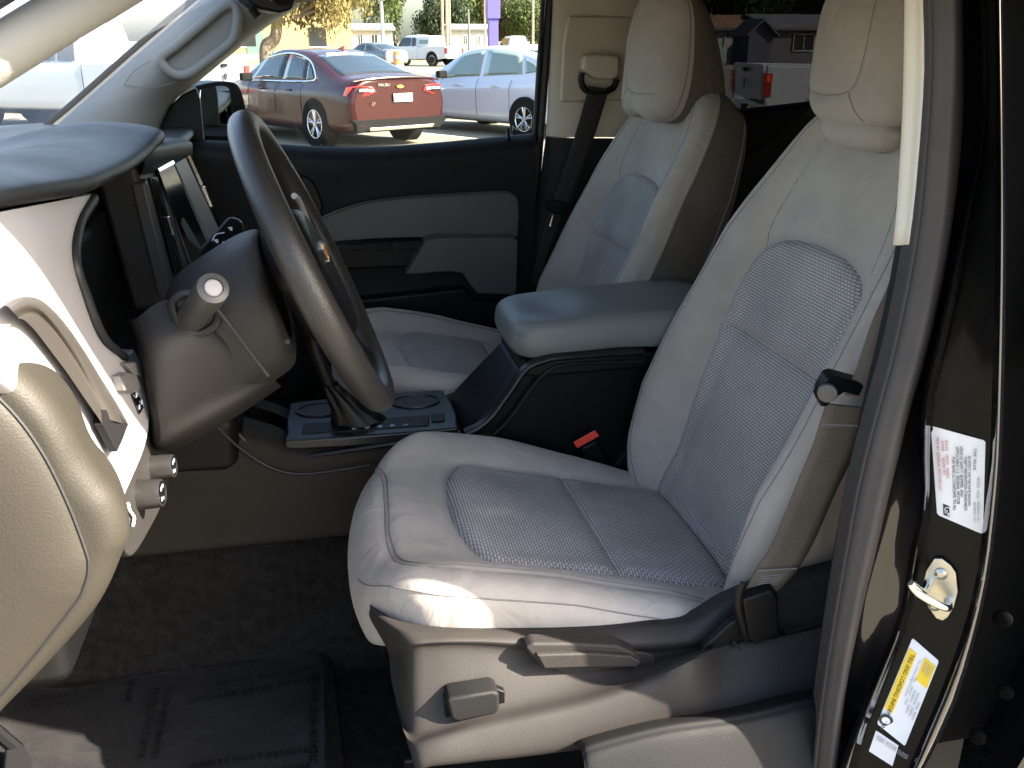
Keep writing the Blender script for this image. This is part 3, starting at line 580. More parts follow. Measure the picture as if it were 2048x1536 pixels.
# upper run to the pillar
Lu = [at(*p, y=.205) for p in ((1690, 790), (1712, 740), (1742, 650), (1775, 575), (1800, 505))]; Ru = [q+np.array([.055, -.02, -.006]) for q in Lu]
ribbon('belt_webbing', Lu, Ru, 'belt_web', BELT)
tg = [at(*p, y=.200) for p in ((1636, 800), (1640, 782), (1655, 756), (1668, 752), (1740, 772), (1760, 790), (1752, 806), (1690, 786), (1668, 800), (1655, 815), (1642, 815))]
MB().prism(tg, (.004, .020, .003)).build('belt_tongue', 'black_plastic', BELT, bevel=.003, seg=3)
MB().lathe(at(1655, 784, y=.197), (-.5, -.8, 0), [(.009, 0), (.011, .003), (.010, .006), (.004, .007)], 16).build('tongue_cap', 'grey_bezel', BELT)
# anchor cover and strap loop at the seat
an = [at(*p, y=.222) for p in ((1484, 1200), (1545, 1180), (1556, 1195), (1560, 1268), (1512, 1292), (1496, 1280))]
MB().prism(an, (.006, .022, 0)).build('anchor_cover', 'black_plastic', BELT, bevel=.004, seg=3)
lp = cr([at(*p, y=.228) for p in ((1488, 1165), (1480, 1185), (1478, 1215), (1486, 1250), (1496, 1280))], 6)
MB().tube(lp, .0055, 8, flat=.5).build('anchor_loop', 'black_plastic', BELT)
# ================================================================ cab shell
FLOOR = MB(); G = []
for x, z in ((-.95, 1.1), (-.88, .85), (-.78, .70), (-.66, .60), (-.5, .575), (-.2, .57), (.3, .57), (.9, .57), (1.55, .57)): G.append([(x, y, z+np.interp(y, [.13, .5, .66, .735, .765, .795, 1.065, 1.095, 1.125, 1.2, 1.36, 1.74], [0, 0, 0, .005, .10, .215, .215, .10, .005, 0, 0, 0])) for y in (.13, .3, .5, .66, .735, .765, .795, .93, 1.065, 1.095, 1.125, 1.2, 1.5, 1.74)])
loft_obj('cab_floor', G, 'carpet', TR, 4, 4)
MB().box((-.95, .93, 1.05), (.04, 1.7, .9)).build('firewall', 'black_plastic', TR)
# roof shell with headliner
G = []
for y, dz in ((.10, -.055), (.16, -.02), (.3, 0), (.93, .02), (1.56, 0), (1.70, -.02), (1.76, -.055)): G.append([(-.12, y, 1.70+dz), (-.02, y, 1.735+dz), (.3, y, 1.76+dz), (.9, y, 1.76+dz), (1.5, y, 1.74+dz), (1.62, y, 1.70+dz)])
loft_obj('headliner', G, 'headliner', TR, 4, 4)
G2 = [[(p[0]-(.03 if k == 0 else 0), p[1]+(-.05 if i < 2 else .05 if i > 4 else 0), p[2]+.04) for k, p in enumerate(r)] for i, r in enumerate(G)]
loft_obj('roof_panel', G2, 'black_paint', TR, 4, 4)
MB().box((.70, .085, 1.70), (1.7, .09, .105)).build('roof_rail', 'black_paint', TR, bevel=.02); MB().box((.70, 1.79, 1.745), (1.7, .08, .05)).build('roof_rail', 'black_paint', TR, bevel=.02)
# back wall with rear window, rear corner pillars, rear driver-side door
bw = MB(); bw.box((1.62, .93, .95), (.05, 1.7, .8)); bw.box((1.60, .22, 1.53), (.05, .28, .40)); bw.box((1.60, 1.64, 1.53), (.05, .28, .40)); bw.build('back_wall', 'black_plastic', TR)
MB().box((1.60, .93, 1.53), (.006, 1.16, .38)).build('back_glass', 'tint_glass', TR)
MB().box((1.28, .06, .86), (.56, .09, .92)).build('rear_door_panel', 'black_paint', TR, bevel=.02)
MB().box((1.52, .06, 1.50), (.12, .09, .42)).build('rear_corner_pillar', 'black_paint', TR, bevel=.02)
MB().box((1.07, .06, 1.50), (.80, .006, .38)).build('rear_door_glass', 'tint_glass', TR)
MB().box((.68, .175, 1.15), (.14, .05, 1.15)).build('pillar_core', 'black_plastic', TR)
MB().box((1.30, .93, .80), (.45, 1.2, .35)).build('rear_seat', 'seat_cloth_dark', TR, bevel=.05, seg=4)
# hood and cowl ahead of the windshield
G = [[(-.98-.28*k, y, 1.33-.02*k-.05*abs((y-.93)/.9)**4-.01*k*k) for y in np.linspace(.02, 1.84, 9)] for k in range(5)]
loft_obj('hood', G, 'black_paint', TR, 4, 4)
# windshield
G = []
for t in np.linspace(0, 1, 6):
    row = []
    for y in np.linspace(.10, 1.76, 9):
        s = 1-((y-.93)/.83)**2; base = np.array([-.60-.28*s, y, 1.405+.0*s]); topp = np.array([-.13-.05*s, .93+(y-.93)*.90, 1.70+.02*s]); row.append(base*(1-t)+topp*t+np.array([-.02, 0, .02])*math.sin(math.pi*t))
    G.append(row)
loft_obj('windshield', G, 'windshield_glass', TR, 3, 3)
# near A pillar
A0 = [at(-260, 262, y=.10), at(-120, 182, y=.105), at(0, 108, y=.11), at(120, 34, y=.12), at(260, -50, y=.13), at(420, -150, y=.14)]
V, F = tube_geo(cr(A0, 6), .0185, 14); mesh('windshield_pillar', V, F, 'apillar_trim', TR)
V, F = tube_geo(cr([p+np.array([-.030, -.020, .036]) for p in A0], 6), .026, 12); mesh('windshield_pillar_skin', V, F, 'black_paint', TR)

# ================================================================ far side: windshield pillar, door, window
AP = empty('passenger_windshield_pillar', (-.3, 1.62, 1.3), TR, 'pale windshield pillar trim with moulded grab handle')
LW = [(70, 285), (92, 258), (140, 218), (200, 165), (262, 110), (325, 56), (400, -6), (470, -60)]
RW = [(318, 300), (318, 268), (332, 226), (352, 196), (395, 163), (445, 122), (520, 62), (600, 10)]
MD = [(200, 300), (215, 262), (245, 205), (285, 168), (335, 122), (392, 82), (460, 30), (535, -25)]
rows = []
for i in range(8):
    l = at(*LW[i], y=1.66); r = at(*RW[i], y=1.68); m_ = at(*MD[i], y=1.585+.01*i*0)
    ql = at(LW[i][0]*.62+MD[i][0]*.38, LW[i][1]*.62+MD[i][1]*.38, y=1.605); qr = at(RW[i][0]*.55+MD[i][0]*.45, RW[i][1]*.55+MD[i][1]*.45, y=1.60); q2 = at(RW[i][0]*.9+MD[i][0]*.1, RW[i][1]*.9+MD[i][1]*.1, y=1.635)
    rows.append([l+np.array([-.02, .06, .0]), l, ql, m_, qr, q2, r, r+np.array([0, .05, 0])])
loft_obj('pillar_trim', rows, 'apillar_trim', AP, 5, 4)
# moulded grab handle: raised rounded frame around a hollow
hn = [(322, 118), (352, 92), (400, 52), (440, 18), (462, 8), (474, 22), (472, 60), (462, 84), (420, 118), (376, 148), (345, 146)]
L = cr([at(*p, y=1.572) for p in hn], 6, True); V, F = tube_geo(L, .0105, 12, True, flat=.75); mesh('grab_handle', V, F, 'apillar_trim', AP)
sheet('handle_hollow', [at(*p, y=1.5835) for p in cr(hn, 4, True)], 'apillar_trim', AP, .004)
mb = MB(); mb.tube(cr([at(*p, y=1.578) for p in ((248, 170), (268, 142), (300, 122))], 6), .0008, 5); mb.tube(cr([at(*p, y=1.585) for p in ((248, 170), (300, 176), (352, 165))], 6), .0007, 5); mb.build('trim_joint', 'seam', AP)
V, F = tube_geo(cr([at(p[0]-3, p[1]-2, y=1.66) for p in LW], 6), .008, 8); mesh('glass_seal', V, F, 'rubber_black', AP)

FD = empty('passenger_door', (.1, 1.68, .8), TR, 'dark passenger door with grey padded insert and armrest')
bl = [(250, 276), (330, 278), (420, 281), (520, 286), (640, 293), (740, 294), (850, 287), (960, 277), (1072, 266)]      # glass line
rows = []
for i, p in enumerate(bl):
    g = at(*p, y=1.70); s = at(p[0], p[1]+8, y=1.672); e = at(p[0], p[1]+26, y=1.652)
    rows.append([g+np.array([0, .02, -.03]), g+np.array([0, .0, .0]), s, e, e+np.array([0, -.002, -.03]), at(p[0]*.97+30, 385, y=1.655), at(p[0]*.97+30, 520, y=1.665), at(p[0]*.97+30, 640, y=1.66), at(p[0]*.97+30, 800, y=1.66), at(p[0]*.97+30, 1000, y=1.66)])
loft_obj('door_panel', rows, 'dark_plastic', FD, 5, 4)
def slab(name, px, y, m, parent, depth=.02, bevel=.004, n=4, seg=3, closed=True):
    L = [at(*p, y=y) for p in (cr(px, n, True) if n > 1 else px)]; return MB().prism(L, (0, depth, 0)).build(name, m, parent, bevel=bevel, seg=seg)
ins = [(620, 455), (652, 432), (720, 408), (800, 396), (900, 389), (1000, 384), (1024, 389), (1034, 402), (1036, 440), (1035, 470), (1020, 474), (900, 474), (780, 476), (690, 482), (640, 484)]
slab('door_insert', ins, 1.640, 'armrest_vinyl', FD, .03, .012, 3, 4)
V, F = tube_geo(cr([at(*p, y=1.637) for p in ins[:9]], 6), .0028, 6); mesh('insert_piping', V, F, 'grey_bezel', FD)
slab('door_armrest', [(852, 482), (870, 476), (1030, 476), (1037, 484), (1034, 580), (1028, 590), (955, 588), (940, 570), (925, 548), (900, 544), (812, 550), (812, 545)], 1.585, 'armrest_vinyl', FD, .07, .008, 1, 3)
slab('switch_plate', [(640, 492), (700, 486), (848, 482), (838, 510), (818, 534), (660, 540)], 1.612, 'black_plastic', FD, .05, .005, 1)
for x0 in (700, 752, 800): slab('window_switch', [(x0, 490), (x0+34, 488), (x0+30, 500), (x0-3, 502)], 1.604, 'dark_plastic', FD, .02, .003, 1)
slab('door_pocket', [(600, 590), (700, 600), (930, 575), (950, 600), (1035, 605), (1040, 700), (600, 700)], 1.625, 'black_plastic', FD, .04, .01, 1)
slab('handle_bezel', [(575, 365), (600, 352), (622, 360), (640, 392), (645, 420), (625, 430), (600, 415), (582, 392)], 1.640, 'black_plastic', FD, .02, .005, 4)
slab('inside_handle', [(600, 372), (612, 374), (625, 398), (622, 412), (610, 404)], 1.630, 'dark_plastic', FD, .015, .003, 3)
p = at(1017, 276, y=1.675); MB().lathe(p+np.array([0, 0, -.012]), (0, .05, 1), [(.010, 0), (.008, .008), (.0045, .016), (.0042, .034), (.002, .037)], 12).build('lock_knob', 'black_plastic', FD)
# sail panel and window
sheet('sail_panel', [at(*p, y=1.690) for p in ((316, 282), (322, 246), (338, 214), (362, 190), (392, 176), (400, 200), (408, 286))], 'black_plastic', FD, .02, bevel=.004)
GLs = [(255, 290), (330, 200), (400, 150), (470, 95), (540, 40), (600, -10), (680, -60), (1100, -60), (1096, 0), (1088, 140), (1078, 290)]
sheet('window_glass', [at(*p, y=1.712) for p in GLs], 'clear_glass', FD, .004)
V, F = tube_geo(cr([at(*p, y=1.70) for p in ((1104, -60), (1100, 0), (1090, 140), (1080, 272), (1068, 400), (1050, 520), (1038, 610), (1030, 700))], 6), .011, 8); mesh('door_seal', V, F, 'rubber_black', FD)
V, F = tube_geo(cr([at(*p, y=1.70) for p in ((1090, -60), (1086, 0), (1077, 140), (1069, 270))], 6), .006, 8); mesh('window_channel', V, F, 'rubber_black', FD)
MB().box((.0, 1.80, .85), (1.15, .10, .95)).build('door_skin', 'black_paint', FD, bevel=.02)
# window print along the lower rear corner
P0 = at(1024, 262, y=1.716); text('window_print', 'NGSN', P0, at(1060, 258, y=1.716)-P0, (0, 0, 1), .019, 'white_print', FD)
# mirror
MR = empty('side_mirror', (-.24, 1.95, 1.38), TR, 'black passenger side mirror beyond the sail panel')
hs = [(392, 182), (400, 170), (440, 163), (470, 166), (484, 185), (494, 230), (498, 282), (440, 288), (402, 286)]
L = [at(*p, y=1.93) for p in cr(hs, 4, True)]; MB().prism(L, (-.05, .09, .0)).build('mirror_housing', 'black_plastic', MR, bevel=.012, seg=3)
fc = [(401, 188), (408, 176), (438, 172), (456, 176), (462, 200), (464, 240), (462, 280), (410, 280), (403, 240)]
L = np.array([at(*p, y=1.922) for p in cr(fc, 4, True)]); sheet('mirror_glass', L, 'mirror_face', MR, .003, normal=nrm((.62, -.78, .10)))
# ---- passenger-side centre pillar with belt
BP = empty('passenger_door_pillar', (.62, 1.66, .8), TR, 'pale centre pillar with belt guide beside passenger seat')
rows = []
for py, xl, xr in ((-60, 1112, 1330), (60, 1108, 1330), (160, 1103, 1320), (272, 1098, 1300)):
    a = at(xl, py, y=1.675); b = at(xr, py, y=1.66); rows.append([a+np.array([0, .03, 0]), a, a*.85+b*.15+np.array([0, -.022, 0]), a*.5+b*.5+np.array([0, -.03, 0]), b+np.array([0, -.03, 0]), b+np.array([.08, .06, 0])])
loft_obj('pillar_trim_upper', rows, 'pillar_trim', BP, 5, 4)
rows = []
for py, xl, xr in ((274, 1097, 1300), (400, 1080, 1270), (560, 1052, 1240), (760, 1020, 1200)):
    a = at(xl, py, y=1.675); b = at(xr, py, y=1.66); rows.append([a+np.array([0, .03, 0]), a, a*.85+b*.15+np.array([0, -.022, 0]), a*.5+b*.5+np.array([0, -.028, 0]), b+np.array([0, -.028, 0]), b+np.array([.08, .06, 0])])
loft_obj('pillar_trim_lower', rows, 'dark_plastic', BP, 5, 4)
slab('pillar_cover', [(1138, 32), (1290, 34), (1290, 200), (1122, 204), (1128, 90)], 1.626, 'pillar_trim', BP, .02, .006, 1)
slab('guide_cover', [(1168, 112), (1190, 108), (1240, 112), (1240, 150), (1228, 160), (1190, 158), (1166, 140)], 1.585, 'pillar_trim', BP, .04, .008, 1)
V, F = tube_geo(cr([at(*p, y=1.60) for p in ((1164, 145), (1162, 162), (1172, 180), (1200, 186), (1226, 176), (1234, 158))], 6), .008, 8); mesh('belt_guide', V, F, 'black_plastic', BP)
Lq = [at(*p, y=y) for p, y in (((1178, 172), 1.595), ((1150, 270), 1.60), ((1124, 350), 1.605), ((1104, 404), 1.61), ((1085, 470), 1.62), ((1062, 560), 1.63))]
Rq = [at(*p, y=y) for p, y in (((1218, 178), 1.595), ((1186, 280), 1.60), ((1152, 375), 1.605), ((1130, 428), 1.61), ((1100, 500), 1.62), ((1080, 580), 1.63))]
ribbon('belt_webbing', Lq, Rq, 'belt_web_dark', BP)
slab('belt_tongue', [(1092, 404), (1100, 398), (1130, 404), (1136, 420), (1128, 430), (1096, 424)], 1.595, 'black_plastic', BP, .02, .004, 1)
V, F = tube_geo([at(*p, y=1.60) for p in ((1106, 430), (1100, 452))], .004, 8); mesh('tongue_blade', V, F, 'chrome', BP)
# rear passenger-side door, tinted window
RDx = empty('rear_passenger_door', (1.1, 1.68, .8), TR, 'black rear door behind passenger seat, dark tinted window')
rows = []
for px in (1250, 1400, 1500, 1600, 1720, 1900):
    top_ = np.interp(px, [1250, 1440, 1640, 1900], [238, 222, 200, 172]); g = at(px, top_, y=1.70); rows.append([g+np.array([0, .03, -.02]), g, g+np.array([0, -.03, -.01]), g+np.array([0, -.045, -.04]), g+np.array([0, -.045, -.35]), g+np.array([0, -.045, -.8])])
loft_obj('door_panel', rows, 'black_plastic', RDx, 5, 4)
sheet('window_glass', [at(*p, y=1.715) for p in ((1240, 250), (1240, -80), (2000, -80), (2000, 250))], 'tint_glass', RDx, .004)
MB().box((1.1, 1.80, .85), (1.0, .10, .95)).build('door_skin', 'black_paint', RDx, bevel=.02)
MB().box((1.56, 1.74, 1.5), (.14, .10, .44)).build('rear_pillar', 'black_plastic', RDx, bevel=.02)
# ================================================================ dashboard
DB = empty('dashboard', (-.4, .93, 1.0), TR, 'charcoal dashboard with silver trim, cluster hood and centre screen')
edge = [(.10, (-80, 438)), (.20, (0, 421)), (.30, (98, 402)), (.41, (183, 386)), (.52, (232, 364)), (.62, (266, 346)), (.75, (302, 316)), (.87, (330, 284))]
E_ = [at(*p, y=y) for y, p in edge]+[np.array(q) for q in ((-.236, .97, 1.440), (-.25, 1.1, 1.415), (-.255, 1.3, 1.398), (-.26, 1.5, 1.392), (-.27, 1.70, 1.388))]
rows = []
for e in E_:
    x, y, z = e; hump = np.interp(y, [.05, .3, .6, .9, 1.1, 1.7], [.016, .024, .026, .020, .010, .008])
    rows.append([(x-.07, y, z-.006), (x-.03, y, z-.003), (x-.005, y, z+.001), (x, y, z+.010), (x-.010, y, z+.020), (x-.05, y, z+.016+hump*.6), (x-.11, y, z+.010+hump), (x-.19, y, z+hump*.7+.004), (min(x-.28, -.5), y, 1.445 if y < .9 else 1.422), (-.66, y, 1.42), (-.95, y, 1.405)])
loft_obj('dash_pad', rows, 'dash_vinyl', DB, 6, 4)
# silver trim around the outboard vent
Lx = [(-70, 436), (-70, 500), (-80, 590), (-75, 680), (-30, 740), (55, 805), (118, 880), (172, 955), (222, 1010)]
Rx = [(183, 388), (154, 442), (144, 510), (164, 590), (200, 680), (246, 722), (296, 780), (292, 878), (240, 1000)]
xx = [-.266, -.260, -.255, -.250, -.244, -.238, -.230, -.222, -.216]
def tx(py, d=0.): return float(np.interp(py, [436, 500, 580, 660, 740, 800, 850, 930, 1006], xx))+.010+d
rows = []
for i, (l, r, x) in enumerate(zip(Lx, Rx, xx)):
    a = at(*l, x=x); b = at(*r, x=x+.012); d = b-a; rows.append([a+(np.array([-.03, -.012, 0]) if i < 2 else np.array([-.03, .004, 0])), a, a+d*.25+np.array([.003, 0, 0]), a+d*.5+np.array([.004, 0, 0]), a+d*.78+np.array([.003, 0, 0]), b, b+np.array([-.02, .012, 0])])
loft_obj('vent_trim', rows, 'silver_trim', DB, 6, 5)
def on_trim(p, d=0.): return at(*p, x=tx(p[1], d))
tip = [on_trim(p, .004) for p in cr([(246, 722), (262, 706), (272, 706), (311, 788), (316, 815), (292, 878), (268, 912), (236, 800)], 3, True)]
MB().prism(tip, (-.03, .012, 0)).build('switch_pod', 'silver_trim', DB, bevel=.002)
for px in ([(240, 752), (252, 744), (272, 748), (283, 776), (272, 784), (252, 782)], [(252, 726), (276, 722), (292, 744), (286, 752), (270, 752)]):
    MB().prism([on_trim(p, .018) for p in px], (-.016, .003, 0)).build('rocker_button', 'rocker_grey', DB, bevel=.0025, seg=3)
sheet('switch_slot', [on_trim(p, .011) for p in ((262, 788), (282, 778), (292, 806), (280, 828))], 'piano_black', DB, .003)
for p in ((273, 790), (284, 804), (279, 814)): MB().box(on_trim(p, .0125), (.001, .004, .005)).build('switch_icon', 'icon_white', DB)
# vent: rounded rim, sloping hollow and dark vane
Oc = [(14, 612), (36, 598), (60, 594), (88, 604), (125, 640), (165, 695), (205, 758), (238, 812), (258, 850)]
Ic = [(36, 634), (50, 627), (66, 626), (84, 636), (112, 668), (148, 720), (180, 775), (203, 818), (212, 838)]
Lc = [(36, 636), (48, 640), (60, 650), (76, 668), (100, 700), (134, 745), (168, 795), (196, 835), (206, 852)]
rows = []
for o_p, i_p, l_p in zip(Oc, Ic, Lc):
    O_, I_, L_ = on_trim(o_p, .0055), on_trim(i_p, .0068), on_trim(l_p, .0085); Q = on_trim(((o_p[0]+i_p[0])/2, (o_p[1]+i_p[1])/2), .0115)
    rows.append([O_+np.array([-.004, 0, 0]), O_, Q, I_, I_*.6+L_*.4+np.array([.0005, 0, 0]), L_])
loft_obj('vent_hollow', rows, 'vent_grey', DB, 6, 5)
MB().prism([on_trim(p, .0095) for p in ((206, 820), (230, 818), (257, 850), (246, 880), (235, 904), (206, 848))], (-.008, .001, 0)).build('vent_vane', 'dark_plastic', DB, bevel=.001)
# outboard end cap with fuse cover
ec = [(-40, 696), (30, 752), (87, 808), (127, 866), (160, 926), (196, 975), (224, 1010), (243, 1052), (249, 1092), (238, 1125), (190, 1228), (100, 1335), (0, 1437), (-150, 1590), (-420, 1600), (-520, 1100), (-420, 740), (-200, 650)]
E2 = [at(*p, y=.082)[[0, 2]] for p in ec]
EC = Pillow(E2, lambda a, b: -.082+0*a-.9*np.maximum(0, 1.02-b)*.12, (0, 0, 0), (1, 0, 0), (0, 0, 1), (0, -1, 0), .022)
EC.body('dash_end_cap', 'dash_end_plastic', DB, depth=.10, nth=220, nr=30, taper=.03)
fc = [(-130, 700), (0, 802), (76, 896), (131, 1002), (168, 1098), (176, 1134), (168, 1174), (140, 1224), (0, 1396), (-160, 1560), (-400, 1540), (-450, 1000), (-360, 760)]
F2 = np.array([at(*p, y=.080)[[0, 2]] for p in fc])
EC.patch('fuse_cover', F2, 'dash_end_plastic', DB, h=.012, edge=.05, sink=.004, nth=200); EC.seam('cover_joint', F2, 'rubber_black', DB, .0016, 8, lift=-.0005, closed=True)
# dark lower pod with light switches
pod = [(232, 1004), (262, 945), (292, 880), (312, 820), (330, 876), (340, 930), (336, 985), (300, 1062), (268, 1112), (250, 1098)]
MB().prism([at(*p, x=-.214) for p in cr(pod, 3, True)], (-.05, .02, 0)).build('light_switch_panel', 'dash_lower', DB, bevel=.004)
for c0, rr in (((276, 990), .0165), ((303, 936), .0150)):
    c = at(*c0, x=-.214); axk = nrm((1, -.12, .06)); KN = MB().lathe(c, axk, [(rr*1.05, 0), (rr, .004), (rr*.96, .022), (rr*.9, .026), (rr*.82, .0265), (rr*.80, .024), (.001, .024)], 28).build('switch_knob', 'knob_dark', DB)
    MB().lathe(c+axk*.0245, axk, [(rr*.78, 0), (rr*.78, .0012), (.001, .0012)], 20).build('knob_face', 'piano_black', DB)
    for k in range(4):
        a = R(40+85*k); q = c+axk*.0262+np.array([0, math.cos(a), math.sin(a)])*rr*.5; MB().box(q, (.0006, .004, .0035)).build('knob_icon', 'icon_white', DB)
V, F = tube_geo(cr([at(*p, x=-.211) for p in ((256, 1006), (260, 1022), (268, 1034), (266, 1052))], 5), .0016, 6); mesh('release_icon', V, F, 'icon_white', DB)
# knee panel under the column
rows = []
kp = [((266, 640), (330, 600), (436, 606)), ((292, 700), (370, 668), (470, 660)), ((308, 780), (400, 740), (508, 706)), ((320, 850), (420, 800), (536, 752)), ((322, 892), (440, 834), (546, 768)), ((330, 905), (448, 848), (556, 778))]
kd = [(.44, .45, .47), (.41, .42, .46), (.40, .42, .46), (.40, .43, .475), (.41, .44, .49), (.50, .53, .58)]
for r, d in zip(kp, kd): rows.append([at(*r[0], y=d[0]+.01)+np.array([-.02, .05, 0])]+[at(*p, y=y) for p, y in zip(r, d)]+[at(*r[2], y=d[2]+.06)])
loft_obj('knee_panel', rows, 'dash_lower', DB, 5, 5)
# body of the dash behind everything
mb = MB(); mb.box((-.42, .98, 1.15), (.24, 1.42, .44)); mb.box((-.36, .62, 1.32), (.10, .70, .22)); mb.build('dash_body', 'black_plastic', DB, bevel=.02)
# instrument cluster hollow and bezel
CL = MB(); bzl = [(186, 398), (158, 446), (148, 520), (168, 588), (204, 676), (246, 716)]
L = cr([on_trim(p, .001) for p in bzl], 6); V, F = tube_geo(L, .0068, 12); mesh('cluster_bezel', V, F, 'dash_vinyl', DB)
cw = []
for p in bzl: q = on_trim(p, -.002); cw.append([q, q+np.array([-.05, .03, 0]), q+np.array([-.12, .05, -.01])])
loft_obj('cluster_wall', cw, 'black_plastic', DB, 5, 4)
sheet('cluster_lens', [at(*p, x=-.315) for p in ((164, 505), (276, 352), (330, 420), (345, 560), (300, 600), (222, 640), (180, 600))], 'piano_black', DB, .004)
V, F = tube_geo([at(*p, x=-.305) for p in ((164, 502), (210, 438), (276, 350))], .0022, 6); mesh('lens_edge', V, F, 'dash_vinyl', DB)
V, F = tube_geo(cr([at(*p, x=-.305) for p in ((216, 642), (240, 612), (270, 602), (304, 592))], 5), .0014, 6); mesh('lens_edge', V, F, 'dash_vinyl', DB)
# ---- centre stack
def stk(u, v):
    """u across from driver to passenger, v down"""
    y = .80+.30*u; a = np.array([at(279, 310, y=.80), at(372, 296, y=1.10), at(476, 560, y=1.10), at(338, 552, y=.80)])
    p = (a[0]*(1-u)+a[1]*u)*(1-v)+(a[3]*(1-u)+a[2]*u)*v; return p
sn = nrm(np.cross(stk(1, 0)-stk(0, 0), stk(0, 1)-stk(0, 0))); sn = sn if sn@(CAM-stk(.5, .5)) > 0 else -sn
def sq(name, uv, m, lift=.0, th=.006, bev=0): return MB().prism([stk(*q)+sn*lift for q in uv], -sn*th).build(name, m, DB, bevel=bev, seg=3)
sq('stack_frame', [(-.06, .05), (.05, -.02), (.9, -.04), (1.0, .02), (1.03, .3), (1.0, 1.25), (-.02, 1.25)], 'dash_vinyl', -.004, .06, .01)
G = []
for u in np.linspace(-.06, 1.0, 8): p = stk(u, -.01); G.append([p+sn*.004+np.array([0, 0, -.03]), p+sn*.012+np.array([0, 0, -.008]), p+sn*.006+np.array([0, 0, .010]), p+np.array([-.04, 0, .016]), p+np.array([-.10, 0, .010])])
loft_obj('stack_brow', G, 'dash_vinyl', DB, 4, 5)
sq('stack_cheek', [(-.07, .22), (-.01, .18), (.02, 1.2), (-.06, 1.2)], 'grey_bezel', .004, .02, .004)
for k in range(4): sq('vent_slat', [(.05+.035*k, .18), (.066+.035*k, .18), (.086+.035*k, .98), (.07+.035*k, .98)], 'piano_black', .003, .008, .001)
sq('vent_tab', [(.10, .50), (.13, .50), (.145, .66), (.115, .66)], 'chrome', .010, .008, .002)
sq('screen', [(.20, .15), (.52, .10), (.66, .80), (.30, .92)], 'screen', .005, .01, .002)
sq('screen_frame', [(.185, .12), (.53, .07), (.545, .10), (.20, .15)], 'chrome', .006, .006, .001)
sq('side_vent_panel', [(.55, .10), (.84, .06), (.96, .60), (.93, .80), (.70, .78)], 'rocker_grey', .005, .008, .004)
sq('vent_edge', [(.86, .02), (.95, .02), (1.06, .75), (.98, .90), (.96, .6)], 'piano_black', .006, .01, .003)
sq('vent_tab', [(.93, .28), (.965, .28), (.985, .44), (.95, .44)], 'chrome', .010, .008, .002)
sq('control_corner', [(.40, .93), (.62, .86), (.70, .95), (.60, 1.05), (.44, 1.04)], 'chrome', .006, .008, .003)
sq('climate_panel', [(.05, 1.02), (.9, .92), (.96, 1.2), (.06, 1.25)], 'piano_black', .002, .01, .003)
# rear-view mirror at the top edge
RM = empty('rear_view_mirror', (-.1, .93, 1.69), TR, 'black rear-view mirror at the top of the windshield')
L = [at(*p, y=.93) for p in ((478, -30), (500, 4), (520, 18), (560, 26), (586, 20), (592, -4), (590, -40))]; MB().prism(L, (-.02, .05, .0)).build('mirror_shell', 'black_plastic', RM, bevel=.006, seg=3)
L = [at(*p, y=.926) for p in ((535, -30), (540, 2), (560, 12), (580, 10), (584, -30))]; sheet('mirror_glass', L, 'mirror_face', RM, .003)
V, F = tube_geo([at(*p, y=.93) for p in ((502, 16), (516, 34))], .006, 8); mesh('mirror_toggle', V, F, 'black_plastic', RM)
# ================================================================ steering wheel and column
wc = np.array([-.006, .53, 1.332]); wu = nrm((-.388, 0, .922)); wn = nrm((.922, .0, .388)); wy = np.array([0, 1., 0]); yw = R(.5); wy2 = wy*math.cos(yw)+wn*math.sin(yw); wn = nrm(np.cross(wy2, wu)); wn = wn if wn[0] > 0 else -wn; wy = wy2
def W(a, b, n=0.): return wc+wy*a+wu*b+wn*n
SW = empty('steering_wheel', tuple(wc), TR, 'dark leather-look steering wheel')
RWh = .187
P = [W(RWh*math.sin(t), RWh*math.cos(t)) for t in np.linspace(0, 2*math.pi, 96, endpoint=False)]
rr = np.array([.0178+.0018*math.exp(-((abs(math.sin(t))-1)/.25)**2) for t in np.linspace(0, 2*math.pi, 96, endpoint=False)])
V, F = tube_geo(P, rr, 20, True); mesh('rim', V, F, 'rim_leather', SW, autosmooth=False)
hub = [W(.100*math.sin(t)*(1.0 if math.cos(t) > 0 else .85), .088*math.cos(t)-.012, -.045) for t in np.linspace(0, 2*math.pi, 28, endpoint=False)]
MB().prism(hub, wn*.060).build('hub_pad', 'black_plastic', SW, bevel=.018, seg=4)
for a0, b0, a1, b1, wd in ((-.07, .01, -.178, .02, .030), (.07, .01, .178, .02, .030), (-.03, -.06, -.06, -.176, .016), (.03, -.06, .06, -.176, .016)):
    d = nrm((b1-b0, -(a1-a0), 0)); q = [W(a0+d[0]*wd, b0+d[1]*wd, -.035), W(a1+d[0]*wd*.8, b1+d[1]*wd*.8, -.006), W(a1-d[0]*wd*.8, b1-d[1]*wd*.8, -.006), W(a0-d[0]*wd, b0-d[1]*wd, -.035)]
    MB().prism(q, wn*.016).build('spoke', 'black_plastic', SW, bevel=.005, seg=3)
V, F = tube_geo(cr([W(.055, .082, .010), W(.085, .070, .010), W(.115, .045, .006), W(.13, .02, .004), W(.12, -.02, .004)], 8), .004, 8); mesh('spoke_trim', V, F, 'silver_trim', SW)
bt = [(-.028, -.006), (-.022, .007), (-.009, .007), (-.009, .012), (.011, .012), (.011, .007), (.028, .007), (.022, -.007), (.009, -.007), (.009, -.012), (-.011, -.012), (-.011, -.007)]
MB().prism([W(a*1.0, b+.012, .0155) for a, b in bt], wn*.003).build('emblem_rim', 'chrome', SW); MB().prism([W(a*.82, b*.72+.012, .0183) for a, b in bt], wn*.0012).build('emblem', 'gold', SW)
